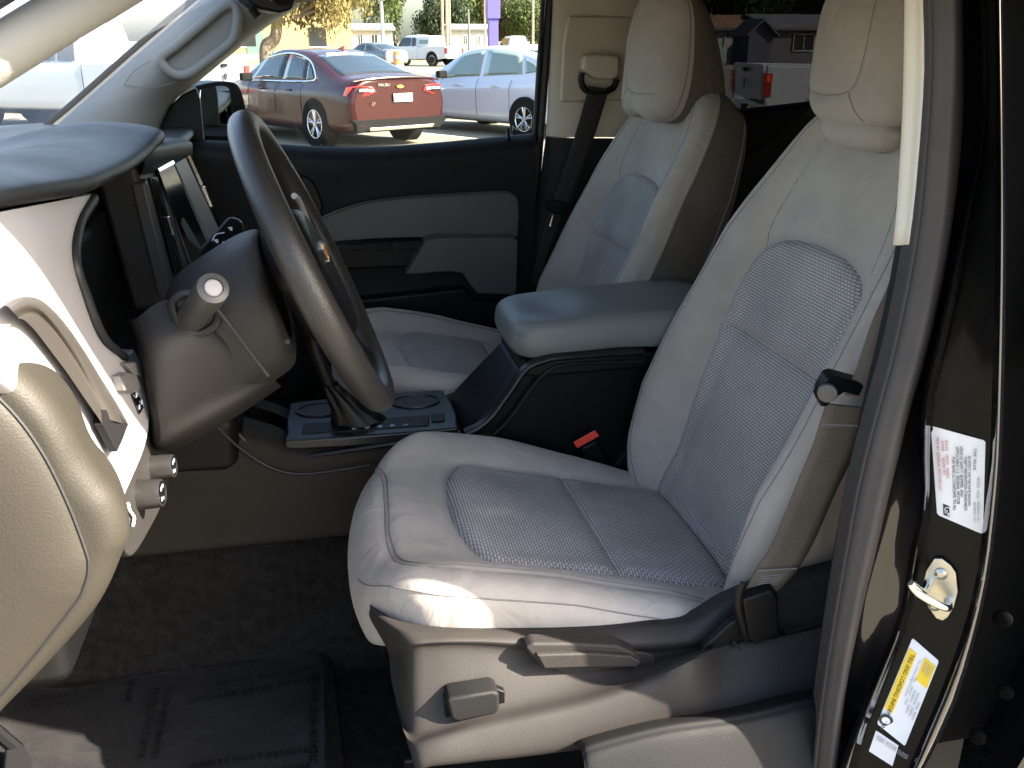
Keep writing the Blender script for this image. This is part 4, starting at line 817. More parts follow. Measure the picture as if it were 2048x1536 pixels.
# column shroud
SC_ = empty('steering_column', (-.15, .53, 1.25), TR, 'grey steering column shroud with stalks')
rows = []
for x, z0, z1, hw in ((-.165, 1.160, 1.300, .085), (-.150, 1.158, 1.322, .096), (-.12, 1.168, 1.342, .097), (-.075, 1.190, 1.368, .092), (-.048, 1.210, 1.376, .082), (-.046, 1.24, 1.365, .05)):
    zc = (z0+z1)/2; hz = (z1-z0)/2; row = []
    for t in np.linspace(0, 2*math.pi, 20, endpoint=False):
        cy, cz = math.sin(t), math.cos(t); k = (abs(cy)**2.7+abs(cz)**2.7)**(-1/2.7); tilt = -.22*cz*k*hz*(1 if x > -.2 else 0)
        row.append((x+tilt-.012, .535+hw*cy*k, zc+hz*cz*k))
    rows.append(row)
loft_obj('column_shroud', rows, 'dash_lower', SC_, 5, 4, True)
mb = MB(); mb.tube(cr([at(*p, y=.415) for p in ((434, 618), (468, 662), (505, 712), (536, 752))], 6), .003, 6); mb.build('shroud_joint', 'rubber_black', SC_)
MB().lathe(at(488, 690, y=.425)+np.array([.05, .005, 0]), (0, -1, 0), [(.003, 0), (.003, .003), (.001, .003)], 10).build('shroud_screw', 'rubber_black', SC_)
b0 = at(378, 642, y=.445); b1 = at(428, 574, y=.335); axs = nrm(b1-b0); Ls = np.linalg.norm(b1-b0)
MB().lathe(b0-axs*.01, axs, [(.017, 0), (.016, Ls*.62), (.0172, Ls*.72), (.0178, Ls*.98), (.0165, Ls+.006), (.0105, Ls+.0075), (.0103, Ls+.004), (.001, Ls+.004)], 28).build('turn_stalk', 'grey_bezel', SC_)
MB().lathe(b0-axs*.01, axs, [(.0095, Ls+.004), (.0095, Ls+.007), (.008, Ls+.0085), (.001, Ls+.009)], 24).build('stalk_button', 'silver_trim', SC_)
bo = cr([at(*p, y=.428) for p in ((345, 602), (372, 588), (410, 596), (436, 625), (428, 652), (395, 668), (366, 655), (350, 630))], 4, True); V, F = tube_geo(bo, .005, 8, True); mesh('stalk_boot', V, F, 'rubber_black', SC_)
sheet('stalk_opening', [q+np.array([0, .004, 0]) for q in bo], 'rubber_black', SC_, .004)
w0, w1 = at(408, 520, y=.64), at(474, 452, y=.70); aw = nrm(w1-w0); up_ = nrm(np.cross(aw, (0, 1, 0))); q = [w0+up_*.014, w1+up_*.016, w1+aw*.012, w1-up_*.016, w0-up_*.014]
MB().prism(q, (0, .018, 0)).build('wiper_stalk', 'black_plastic', SC_, bevel=.006, seg=3)
for t, o in ((.15, -.004), (.45, .006), (.55, -.004), (.85, .004)): MB().box(w0*(1-t)+w1*t+up_*o+np.array([0, -.0006, 0]), (.006, .001, .005)).build('stalk_icon', 'icon_white', SC_)
V, F = tube_geo(cr([w0*.6+w1*.4+up_*.010, w0*.45+w1*.55+up_*.012, w0*.3+w1*.7+up_*.006], 5)+np.array([0, -.0006, 0]), .0009, 5); mesh('stalk_icon', V, F, 'icon_white', SC_)
# ================================================================ centre console
CN = empty('centre_console', (.25, .93, .6), TR, 'dark centre console with padded armrest lid and shifter')
oo = [(.312, -.05), (.322, -.088), (.36, -.108), (.50, -.113), (.68, -.113), (.72, 0), (.68, .113), (.50, .113), (.36, .108), (.322, .088), (.312, .05)]
AR = Pillow(oo, lambda a, b: 1.148+.012*sstep(.3, .5, a)-.010*np.exp(-((a-.40)/.05)**2)*np.exp(-(b/.07)**2)-.4*b**2, (0, .93, 0), (1, 0, 0), (0, 1, 0), (0, 0, 1), .026, (.5, 0))
AR.body('armrest_lid', 'armrest_pad', CN, depth=.035, taper=.006)
MB().prism([(.33, .83, 1.078), (.36, .825, 1.078), (.70, .825, 1.082), (.70, 1.035, 1.082), (.36, 1.035, 1.078), (.33, 1.03, 1.078)], (0, 0, -.03)).build('lid_base', 'black_plastic', CN, bevel=.006)
prof = [(-.02, .60), (.17, .80), (.205, .925), (.26, .985), (.33, 1.055), (.70, 1.06), (.72, .60)]
MB().prism([(x, .838, z) for x, z in prof], (0, .19, 0)).build('console_body', 'black_plastic', CN, bevel=.01, seg=3)
L = cr([at(*p, y=.822) for p in ((930, 866), (958, 852), (985, 828), (1020, 780), (1050, 738), (1080, 722), (1130, 712), (1285, 702))], 6); V, F = tube_geo(L, .011, 10, flat=.7); mesh('console_edge', V, F, 'console_trim', CN)
L = cr([at(*p, y=.826) for p in ((985, 870), (1020, 836), (1060, 780), (1092, 744), (1140, 728), (1285, 722))], 6); V, F = tube_geo(L, .006, 8, flat=.7); mesh('console_edge', V, F, 'dark_plastic', CN)
sheet('console_wing', [at(*p, y=1.03) for p in ((888, 802), (930, 785), (975, 745), (1016, 688), (1012, 760), (985, 800), (950, 840), (912, 830))], 'dash_lower', CN, .03, bevel=.006)
# shifter plate
pz = .962; po = [(-.080, .868), (-.060, .838), (.19, .832), (.215, .85), (.222, .93), (.215, 1.01), (.19, 1.028), (-.05, 1.022), (-.078, .99)]
SP = MB().prism([(x, y, pz) for x, y in cr(po, 3, True)], (0, 0, -.02)).build('shifter_plate', 'console_trim', CN, bevel=.007, seg=3)
MB().prism([(x, y, pz+.002) for x, y in ((-.055, .858), (.165, .850), (.172, .90), (-.05, .905))], (0, 0, -.006)).build('shift_gate', 'black_plastic', CN, bevel=.002)
for k, ch in enumerate('PRNDL'):
    text('gear_letter', ch, (.036+.022*k+.004, .856, pz+.0030), (0, 1, 0), (-1, 0, 0), .012, 'icon_white', CN)
for cx, cy in ((-.02, .965), (.155, .972)):
    MB().prism([(cx+.042*math.cos(t), cy+.030*math.sin(t), pz+.001) for t in np.linspace(0, 2*math.pi, 28, endpoint=False)], (0, 0, -.006)).build('cup_holder', 'rubber_black', CN)
    V, F = tube_geo([(cx+.044*math.cos(t), cy+.032*math.sin(t), pz+.001) for t in np.linspace(0, 2*math.pi, 28, endpoint=False)], .003, 6, True); mesh('cup_rim', V, F, 'console_trim', CN)
sheet('switch_button', [(.172, .865, pz+.003), (.195, .865, pz+.003), (.2, .90, pz+.003), (.175, .90, pz+.003)], 'black_plastic', CN, .006, bevel=.001)
rows = []
for t, rx, ry in ((0, .050, .030), (.25, .036, .024), (.5, .026, .019), (.75, .019, .016), (1.0, .014, .014)):
    c = np.array([.045-.045*t, .895-.005*t, pz+.002+.075*t]); rows.append([c+np.array([(rx+.003*math.sin(9*a+7*t))*math.cos(a), (ry+.003*math.sin(7*a))*math.sin(a), .003*math.sin(5*a+4*t)]) for a in np.linspace(0, 2*math.pi, 18, endpoint=False)])
loft_obj('shifter_boot', rows, 'black_plastic', CN, 4, 2, True)
V, F = tube_geo([(.0, .89, pz+.07), (-.02, .89, pz+.14), (-.025, .89, pz+.18)], .011, 10); mesh('shifter_shaft', V, F, 'black_plastic', CN)
MB().lathe((-.025, .89, pz+.17), (-.1, 0, 1), [(.016, 0), (.024, .015), (.026, .04), (.020, .065), (.005, .072)], 20).build('shifter_knob', 'black_plastic', CN)
# console flank and front tunnel
rows = []
for x, z0, z1, zb in ((-.52, 1.02, .985, .60), (-.40, 1.02, .985, .60), (-.30, 1.02, .985, .60), (-.20, 1.0, .968, .60), (-.11, .965, .935, .60), (-.06, .942, .915, .60), (.06, .938, .905, .60), (.20, .94, .905, .60), (.28, .95, .91, .60)):
    rows.append([(x, .90, z0+.005), (x, .842, z0), (x, .826, z0-.012), (x, .822, z1), (x, .818, z1-.012), (x, .812, z1-.06), (x, .806, .82), (x, .802, .792), (x, .815, .780)])
loft_obj('console_flank', rows, 'flank_plastic', CN, 5, 4)
rows2 = [[(x, .93+(r[1]-.93)*-1*1.0 if False else 1.86-r[1], r[2]) for (x, *_), r in ((p, p) for p in row)] for row in rows]
loft_obj('console_flank', rows2, 'flank_plastic', CN, 5, 4)
V, F = tube_geo(cr([at(*p, y=.812) for p in ((430, 850), (478, 895), (540, 935), (600, 948), (680, 940), (740, 930))], 6), .0022, 6); mesh('flank_joint', V, F, 'rubber_black', CN)
MB().box((-.30, .93, .97), (.30, .24, .12)).build('console_nose', 'black_plastic', CN, bevel=.03)
L = cr([at(*p, y=.835) for p in ((455, 836), (480, 870), (520, 900), (580, 914), (640, 908), (760, 890), (920, 866))], 6); V, F = tube_geo(L, .008, 8, flat=.6); mesh('console_edge', V, F, 'console_trim', CN)
# pedal at the bottom left corner
PD = empty('brake_pedal', (-.5, .45, .62), TR)
MB().prism([at(*p, z=.63) for p in ((8, 1492), (52, 1490), (70, 1510), (74, 1580), (0, 1580))], (0, 0, -.02)).build('pedal_pad', 'rubber_black', PD, bevel=.006)
V, F = tube_geo([at(36, 1500, z=.62), at(36, 1500, z=.62)+np.array([-.15, 0, .25])], .010, 8); mesh('pedal_arm', V, F, 'black_plastic', PD)
# ---- floor mat and the printed protective film lying on it (things of their own)
mt = [at(*p, z=.592) for p in ((40, 1330), (190, 1345), (450, 1335), (640, 1300), (668, 1330), (690, 1536), (700, 1700), (-300, 1760), (-300, 1400))]
MAT_ = MB().prism(mt, (0, 0, -.010)).build('floor_mat', 'carpet', None, bevel=.004); tag(MAT_, 'dark carpet floor mat under the printed plastic film in front of driver seat', 'floor mat')
fz = .597
fo = [(-20, 1392), (60, 1378), (160, 1375), (215, 1362), (265, 1352), (420, 1332), (560, 1310), (605, 1304), (640, 1316), (648, 1400), (650, 1536), (652, 1700), (-260, 1740), (-220, 1440)]
Pp = [at(*p, z=fz) for p in fo]; c = np.mean(Pp, 0)
rows = []; Lf = cr(Pp, 6, True)
for t in np.linspace(.02, 1, 26): rows.append([np.array([*(c+(p-c)*t)[:2], fz+.0012*math.sin(31*(c+(p-c)*t)[0]+5*math.sin(17*(c+(p-c)*t)[1]))*math.sin(23*(c+(p-c)*t)[1])+.0022*abs(math.sin(9*(c+(p-c)*t)[0]+15*(c+(p-c)*t)[1]))**8]) for p in Lf])
G = np.array(rows); FILM = mesh('protective_film', G.reshape(-1, 3), grid_faces(G.shape[0], G.shape[1], False, True), 'film', None); tag(FILM, 'clear plastic protective film with black printed lettering, lying on driver floor', 'plastic film')
FILM['_w'] = [0, 0, 0]
def ftext(s, p0, p1, size, upside=False):
    a = at(*p0, z=fz+.0042); b = at(*p1, z=fz+.0042); ex_ = b-a; size = float(np.linalg.norm(ex_))/(len(s)*.70); ey_ = np.cross((0, 0, 1), ex_); text('film_print', s, a, ex_, ey_, size, 'ink_black', FILM, depth=.0001, spacing=1.12)
ftext('PROTECTIVE COVER', (640, 1328), (408, 1366), .030); ftext('DEALER MUST REMOVE', (640, 1350), (350, 1402), .030)
ftext('DEALER MUST REMOVE', (332, 1370), (298, 1536), .030); ftext('PROTECTIVE COVER', (304, 1376), (268, 1536), .030)
ftext('DEALER MUST REMOVE', (634, 1520), (640, 1330), .026); ftext('DEALER MUST REMOVE', (380, 1536), (640, 1500), .032); ftext('PROTECTIVE COVER', (440, 1560), (640, 1532), .032)
ftext('MUST REMOVE', (200, 1375), (50, 1398), .028); ftext('TIVE COVER', (140, 1402), (50, 1412), .028); ftext('DEALER', (258, 1362), (250, 1410), .026)
# ================================================================ outside: ground
def ground_mat():
    m, t, b, new, link = nodes_of('lot_ground'); tc = new('ShaderNodeTexCoord'); b.inputs['Roughness'].default_value = .9; b.inputs['Specular IOR Level'].default_value = .2
    n1 = new('ShaderNodeTexNoise'); n1.inputs['Scale'].default_value = .12; n1.inputs['Detail'].default_value = 8; n2 = new('ShaderNodeTexNoise'); n2.inputs['Scale'].default_value = 18; n2.inputs['Detail'].default_value = 6
    link(tc.outputs['Object'], n1.inputs['Vector']); link(tc.outputs['Object'], n2.inputs['Vector'])
    c1 = new('ShaderNodeMix'); c1.data_type = 'RGBA'; c1.inputs[6].default_value = (.15, .138, .108, 1); c1.inputs[7].default_value = (.22, .203, .16, 1); link(n1.outputs['Fac'], c1.inputs['Factor'])
    mr = new('ShaderNodeMapRange'); mr.inputs[3].default_value = .75; mr.inputs[4].default_value = 1.2; link(n2.outputs['Fac'], mr.inputs[0])
    mx = new('ShaderNodeMix'); mx.data_type = 'RGBA'; mx.blend_type = 'MULTIPLY'; mx.inputs['Factor'].default_value = 1; link(c1.outputs[2], mx.inputs[6]); link(mr.outputs[0], mx.inputs[7]); link(mx.outputs[2], b.inputs['Base Color'])
ground_mat()
mat('asphalt', (.10, .098, .09), .9, vary=.2, vscale=2, grain=.5, gscale=60, gdist=.01); mat('line_paint', (.50, .49, .45), .7, vary=.12, vscale=6); mat('kerb_concrete', (.28, .265, .235), .9, vary=.12, vscale=3); mat('dry_grass', (.22, .19, .085), 1, vary=.3, vscale=1.5)
GR = mesh('ground', [(-900, -700, 0), (900, -700, 0), (900, 1200, 0), (-900, 1200, 0)], [(0, 1, 2, 3)], 'lot_ground'); tag(GR, kind='structure')
RD = mesh('road', [(-300, 68, .004), (300, 60, .004), (300, 72, .004), (-300, 80, .004)], [(0, 1, 2, 3)], 'asphalt'); tag(RD, kind='structure')
KB_ = MB().prism([(-300, 58, 0), (300, 50, 0), (300, 50.18, 0), (-300, 58.18, 0)], (0, 0, .13)).build('kerb', 'kerb_concrete'); tag(KB_, kind='structure')
VG = mesh('verge', [(-300, 80.2, .005), (300, 72.2, .005), (300, 400, .005), (-300, 400, .005)], [(0, 1, 2, 3)], 'dry_grass'); tag(VG, kind='structure')
mb = MB(); f_ = nrm((-.5, .866, 0)); s_ = np.array([.866, .5, 0])
for k in range(-6, 9):
    o = np.array([1.55, 14.6, .004])+s_*3.05*k-s_*1.6; a = o; mb.add([a, a+s_*.12, a+s_*.12+f_*5.4, a+f_*5.4], [(0, 1, 2, 3)])
tag(mb.build('parking_lines', 'line_paint'), kind='structure')

# ================================================================ cars
mat('paint_red', (.024, .0011, .0020), .26, .1, coat=.22, spec=.35); mat('paint_white', (.55, .56, .57), .35, coat=.8); mat('paint_lilac', (.50, .50, .56), .35, .1, coat=.9); mat('paint_grey', (.10, .11, .12), .35, .4, coat=.8); mat('paint_silver', (.42, .46, .50), .3, .5, coat=.8)
mat('paint_sand', (.45, .36, .26), .4, coat=.6)
mat('car_glass', (.015, .02, .022), .04, spec=.8); mat('car_glass_clear', (.16, .20, .18), .05, spec=.8); mat('tyre', (.010, .010, .010), .85, spec=.08); mat('alloy', (.55, .56, .58), .25, .9); mat('alloy_dark', (.02, .02, .022), .3)
mat('lamp_red', (.38, .012, .01), .12, coat=1); mat('lamp_clear', (.75, .70, .68), .1, coat=1); mat('plate', (.80, .78, .74), .5); mat('lamp_on', (.6, .03, .01), .3, emit=((1, .08, .02), .6))
class Surf:
    def __init__(s, C): s.C = np.array(C, float)
    def e(s, u, v):
        def w(t): return np.array([-.5*t+t*t-.5*t**3, 1-2.5*t*t+1.5*t**3, .5*t+2*t*t-1.5*t**3, -.5*t*t+.5*t**3])
        def pick(A, t, ax):
            n = A.shape[ax]; i = int(min(max(math.floor(t), 0), n-2)); f = t-i; W_ = w(f); out = 0
            for k in range(4):
                j = i-1+k
                if j < 0: q = 2*A.take(0, ax)-A.take(1, ax)
                elif j >= n: q = 2*A.take(n-1, ax)-A.take(n-2, ax)
                else: q = A.take(j, ax)
                out = out+W_[k]*q
            return out
        return pick(pick(s.C, u, 0), v, 0)
    def n(s, u, v, sg=1):
        e = 1e-3; a = s.e(u+e, v)-s.e(u-e, v); b = s.e(u, v+e)-s.e(u, v-e); return nrm(np.cross(a, b))*sg
def mir(P): P = np.array(P, float).copy(); P[..., 1] *= -1; return P
def car_empty(name, loc, fwd, label, cat, group=None):
    e = empty(name, (loc[0], loc[1], loc[2] if len(loc) > 2 else 0), None, label, cat, group); e['_w'] = [0, 0, 0]; e.rotation_euler = (0, 0, math.atan2(fwd[1], fwd[0])); return e
def win(E, Sf, quad, m, name='window', off=.006, n=6, side=1, th=.004):
    """pane following the body between four (u,v) corners"""
    q = np.array(quad, float); V = []; ref = Sf.e(*q.mean(0)); nn = Sf.n(*q.mean(0)); out = nn if nn@(ref-np.array([ref[0]*.6, 0, .7])) > 0 else -nn; sgn = 1 if out@nn > 0 else -1
    for i in range(n+1):
        for j in range(n+1):
            a, b = i/n, j/n; u, v = (q[0]*(1-a)+q[1]*a)*(1-b)+(q[3]*(1-a)+q[2]*a)*b; V.append(Sf.e(u, v)+Sf.n(u, v)*sgn*off)
    V = np.array(V); V = mir(V) if side < 0 else V
    return fix_normals(mesh(name, V, grid_faces(n+1, n+1), m, E, solid=th))
def wheel(E, x, y, r, w, side, spokes=5, detail=True, yout=None):
    c = np.array([x, y, r]); ax = np.array([0, side, 0.])
    T_ = MB().lathe(c-ax*w/2, ax, [(r*.62, 0), (r*.94, 0), (r, w*.15), (r, w*.85), (r*.95, w), (r*.70, w*1.0), (r*.66, w*.8)], 28).build('wheel', 'tyre', E)
    T_['_w'] = [0, 0, 0]
    MB().lathe(c, ax, [(r*.66, 0), (r*.66, w*.38), (r*.60, w*.40), (r*.58, w*.18), (r*.1, w*.2)], 24).build('rim', 'alloy_dark' if detail else 'alloy', T_)
    if detail:
        sp = MB()
        for k in range(spokes):
            a = 2*math.pi*k/spokes+.3
            for da in (-.16, .16):
                d = np.array([math.cos(a), 0, math.sin(a)]); d2 = np.array([math.cos(a+da), 0, math.sin(a+da)]); p0 = c+ax*w*.36+d*r*.1; p1 = c+ax*w*.44+d2*r*.62; sp.tube([p0, p1], [r*.055, r*.04], 6)
        L = [c+ax*w*.44+r*.63*np.array([math.cos(t), 0, math.sin(t)]) for t in np.linspace(0, 2*math.pi, 26, endpoint=False)]; sp.tube(L, r*.03, 6, True); sp.lathe(c+ax*w*.3, ax, [(r*.12, 0), (r*.1, w*.2), (.001, w*.2)], 12)
        sp.build('spokes', 'alloy', T_)
def saloon(name, loc, fwd, tab, paint, glassm, label, fine=True, wheels=(-1.42, 1.41), R_=.345, winq=None, cat='car', group=None):
    E = car_empty(name, loc, fwd, label, cat, group)
    C = [[(x, y, z) for y, z in row] for x, row in tab]; Sf = Surf(C); nst = len(C)
    G = loft(C, 6, 5); a, b = G.shape[:2]; full = np.concatenate([G, mir(G[:, ::-1])[:, 1:]], 1); a, b = full.shape[:2]
    F = grid_faces(a, b); V = full.reshape(-1, 3); F.append(tuple(range(b))); F.append(tuple((a-1)*b+k for k in range(b))[::-1])
    fix_normals(mesh('body', V, F, paint, E))
    for q, nm in winq['side']:
        for s in (1, -1): win(E, Sf, q, glassm, 'side_window', side=s)
    for q in winq['rear']:
        n = 10; rows = []
        for t in np.linspace(0, 1, n+1):
            rw = []
            for s in np.linspace(0, 1, 8): u, v = np.array(q[0])*(1-t)+np.array(q[1])*t; vv = v+(7-v)*s; p = Sf.e(u, vv); nn = Sf.n(u, min(vv, 6.98)); nn = nn if nn[2] > 0 else -nn; rw.append(p+nn*.006)
            rows.append(rw)
        Gr = np.array(rows); Gf = np.concatenate([Gr, mir(Gr[:, ::-1])[:, 1:]], 1); fix_normals(mesh('end_window', Gf.reshape(-1, 3), grid_faces(*Gf.shape[:2]), 'car_glass' if fine else glassm, E, solid=.004))
    for s in (1, -1):
        for x in wheels:
            wmax = .93
            MB().lathe((x, s*.70, R_+.01), (0, s, 0), [(R_*1.13, 0), (R_*1.13, .236), (R_*1.0, .24), (.01, .2)], 28).build('wheel_arch', 'tyre', E); wheel(E, x, s*.845, R_, .21, s, detail=fine)
        MB().prism([(.62, s*.86, .96), (.78, s*.88, .95), (.72, s*1.04, .97), (.60, s*1.05, .98), (.60, s*1.05, 1.08), (.74, s*1.03, 1.07)], (0, 0, .0)).build('mirror', paint, E) if False else MB().box((.66, s*1.0, 1.01), (.13, .20, .13)).build('mirror', paint if not fine else 'tyre', E, bevel=.03, seg=3)
        if fine:
            for x in (-.62, .32): MB().box((x, s*.925, .84), (.17, .03, .03)).build('door_handle', paint, E, bevel=.01)
            for x in (-.18, -1.02, .78): MB().tube(cr([(x, s*.921, .34), (x, s*.934, .6), (x+.01, s*.92, .82), (x+.02, s*.838, .955)], 5), .004, 5).build('door_joint', 'tyre', E)
    return E, Sf
sedan_tab = [(-2.45, [(.55, .34), (.74, .38), (.82, .60), (.80, .78), (.74, .90), (.60, .975), (.34, 1.0), (0, 1.005)]),
 (-2.36, [(.62, .26), (.84, .33), (.90, .60), (.88, .80), (.80, .95), (.64, 1.045), (.36, 1.075), (0, 1.08)]),
 (-1.95, [(.68, .21), (.90, .30), (.925, .60), (.91, .83), (.83, .975), (.69, 1.065), (.36, 1.10), (0, 1.11)]),
 (-1.45, [(.70, .19), (.91, .29), (.93, .60), (.92, .83), (.835, .975), (.665, 1.19), (.36, 1.235), (0, 1.25)]),
 (-.85, [(.70, .19), (.91, .28), (.93, .60), (.92, .82), (.83, .965), (.61, 1.35), (.35, 1.405), (0, 1.42)]),
 (-.25, [(.70, .19), (.91, .28), (.93, .60), (.92, .81), (.825, .95), (.60, 1.405), (.36, 1.45), (0, 1.462)]),
 (.35, [(.70, .19), (.91, .28), (.93, .60), (.92, .80), (.825, .94), (.61, 1.375), (.36, 1.415), (0, 1.43)]),
 (.90, [(.70, .19), (.91, .28), (.93, .60), (.92, .79), (.83, .93), (.67, 1.16), (.38, 1.22), (0, 1.235)]),
 (1.25, [(.70, .19), (.91, .28), (.93, .60), (.92, .78), (.84, .90), (.74, .98), (.4, 1.035), (0, 1.05)]),
 (1.75, [(.70, .20), (.90, .29), (.92, .58), (.90, .73), (.82, .83), (.68, .90), (.4, .94), (0, .955)]),
 (2.22, [(.62, .22), (.80, .30), (.84, .50), (.82, .62), (.74, .71), (.58, .77), (.35, .80), (0, .81)]),
 (2.44, [(.45, .28), (.58, .32), (.62, .45), (.60, .55), (.54, .61), (.42, .65), (.28, .67), (0, .68)])]
sw_ = dict(side=[([(5.05, 4.12), (6.95, 4.12), (6.35, 4.86), (5.05, 4.90)], 'f'), ([(3.72, 4.10), (4.95, 4.12), (4.95, 4.90), (3.95, 4.84)], 'r'), ([(3.28, 4.22), (3.66, 4.12), (3.86, 4.80), (3.62, 4.62)], 'q')], rear=[((2.12, 5.10), (3.78, 5.35)), ((6.25, 5.35), (7.75, 5.12))])
sed_loc = at(641, 292, z=0)-np.array([*(nrm((-.5, .866, 0))[:2]*-1.42+np.array([-.866, -.5])*.86), 0])
SED, SSf = saloon('sedan', sed_loc, (-.5, .866), sedan_tab, 'paint_red', 'car_glass', 'dark red sedan with chrome window line, parked beyond the passenger window', winq=sw_)
def carpart(E): return E
for s in (1, -1):
    L = [SSf.e(u, v)+SSf.n(u, v)*0+np.array([0, .012, 0]) for u, v in ((7.05, 4.02), (6.3, 4.04), (5.0, 4.03), (4.0, 4.03), (3.4, 4.08), (3.2, 4.25), (3.45, 4.62), (3.8, 4.84), (4.4, 4.94), (5.2, 4.95), (6.2, 4.92))]
    P_ = cr(L, 6); P_ = mir(P_) if s < 0 else P_; MB().tube(P_, .013, 6).build('chrome_strip', 'chrome', SED)
    MB().prism([(-2.30, s*.905, .80), (-2.36, s*.885, .93), (-2.47, s*.72, .955), (-2.485, s*.50, .93), (-2.48, s*.44, .85), (-2.475, s*.62, .80), (-2.43, s*.82, .79)], (.05, 0, 0)).build('tail_lamp', 'lamp_red', SED, bevel=.01)
    MB().prism([(-2.487, s*.60, .87), (-2.487, s*.76, .87), (-2.487, s*.76, .905), (-2.487, s*.60, .905)], (-.008, 0, 0)).build('reversing_lamp', 'lamp_clear', SED, bevel=.003)
    MB().prism([(-2.492, s*.50, .86), (-2.492, s*.58, .86), (-2.492, s*.58, .90), (-2.492, s*.50, .90)], (-.006, 0, 0)).build('reversing_lamp', 'lamp_clear', SED, bevel=.003)
sheet_p = MB().prism([(-2.483, -.22, .70), (-2.483, .13, .70), (-2.480, .13, .82), (-2.480, -.22, .82)], (-.008, 0, 0)).build('licence_plate', 'plate', SED)
MB().prism([(-2.50, -.86, .40), (-2.44, -.90, .46), (-2.44, .90, .46), (-2.50, .86, .40), (-2.42, .80, .26), (-2.42, -.80, .26)], (.1, 0, 0)).build('rear_bumper_lower', 'tyre', SED, bevel=.02)
MB().prism([(-2.515, -.62, .335), (-2.515, .62, .335), (-2.50, .60, .285), (-2.50, -.60, .285)], (.03, 0, 0)).build('bumper_chrome', 'chrome', SED, bevel=.008)
MB().tube(cr([(-2.40, -.80, 1.01), (-2.44, -.5, 1.045), (-2.455, 0, 1.06), (-2.44, .5, 1.045), (-2.40, .80, 1.01)], 6), .018, 8).build('spoiler_lip', 'paint_red', SED)
MB().prism([(-2.474, a*2.4-.0, .925+b*1.9) for a, b in bt], (-.01, 0, 0)).build('emblem', 'gold', SED)
def car_text(E, s, loc, size, m): return text('badge_lettering', s, loc, (0, -1, 0), (0, 0, 1), size, m, E, depth=.004)
car_text(SED, 'MALIBU', (-2.470, .40, .935), .062, 'chrome'); car_text(SED, 'LT', (-2.495, .55, .665), .06, 'chrome')
MB().prism([(-.92, -.01, 1.425), (-.70, -.01, 1.455), (-.95, -.004, 1.52)], (0, .02, 0)).build('antenna_fin', 'lamp_red', SED, bevel=.004)
for k in range(14): MB().box((-.93, .34-.052*k, 1.408-.02*abs(k-6.5)*.1), (.05, .034, .01)).build('window_decal', 'white_print', SED)
hatch_tab = [(-2.28, [(.55, .36), (.72, .40), (.80, .62), (.79, .85), (.76, 1.0), (.66, 1.10), (.36, 1.14), (0, 1.15)]),
 (-2.12, [(.62, .28), (.82, .34), (.87, .62), (.86, .86), (.80, 1.03), (.66, 1.19), (.36, 1.24), (0, 1.25)]),
 (-1.55, [(.68, .22), (.86, .30), (.885, .62), (.88, .86), (.80, 1.02), (.63, 1.32), (.36, 1.37), (0, 1.385)]),
 (-.90, [(.68, .20), (.87, .29), (.89, .62), (.885, .84), (.79, .99), (.60, 1.42), (.36, 1.455), (0, 1.465)]),
 (-.25, [(.68, .20), (.87, .29), (.89, .60), (.885, .82), (.79, .96), (.60, 1.455), (.36, 1.485), (0, 1.495)]),
 (.40, [(.68, .20), (.87, .29), (.89, .60), (.885, .80), (.79, .93), (.61, 1.38), (.36, 1.42), (0, 1.435)]),
 (1.0, [(.68, .20), (.87, .29), (.89, .60), (.88, .77), (.80, .89), (.68, 1.10), (.38, 1.16), (0, 1.175)]),
 (1.45, [(.68, .21), (.86, .30), (.88, .58), (.86, .73), (.78, .83), (.66, .92), (.38, .97), (0, .985)]),
 (1.95, [(.60, .23), (.80, .30), (.82, .52), (.80, .63), (.70, .72), (.54, .77), (.34, .80), (0, .81)]),
 (2.22, [(.42, .28), (.56, .32), (.62, .45), (.60, .53), (.52, .58), (.40, .62), (.26, .64), (0, .65)])]
hw_ = dict(side=[([(4.20, 4.10), (5.95, 4.12), (5.15, 4.88), (4.20, 4.90)], 'f'), ([(2.55, 4.14), (4.05, 4.10), (4.05, 4.90), (2.75, 4.84)], 'r'), ([(1.85, 4.30), (2.45, 4.16), (2.62, 4.74), (2.25, 4.60)], 'q')], rear=[((1.15, 5.2), (2.7, 5.35)), ((5.2, 5.35), (6.8, 5.15))])
hl = at(1058, 276, z=0)-np.array([*(nrm((-.55, .835, 0))[:2]*-1.38+np.array([-.835, -.55])*.80), 0])
HAT, _ = saloon('hatchback', hl, (-.55, .835), hatch_tab, 'paint_lilac', 'car_glass_clear', 'pale silver-white hatchback parked beside the red sedan', wheels=(-1.38, 1.34), R_=.32, winq=hw_)
gl_ = at(745, 126, y=60); GSD, _ = saloon('sedan', (gl_[0], 60), (-.55, .83), sedan_tab, 'paint_grey', 'car_glass', 'small dark grey car in front of the far white pickup', fine=False, winq=sw_)
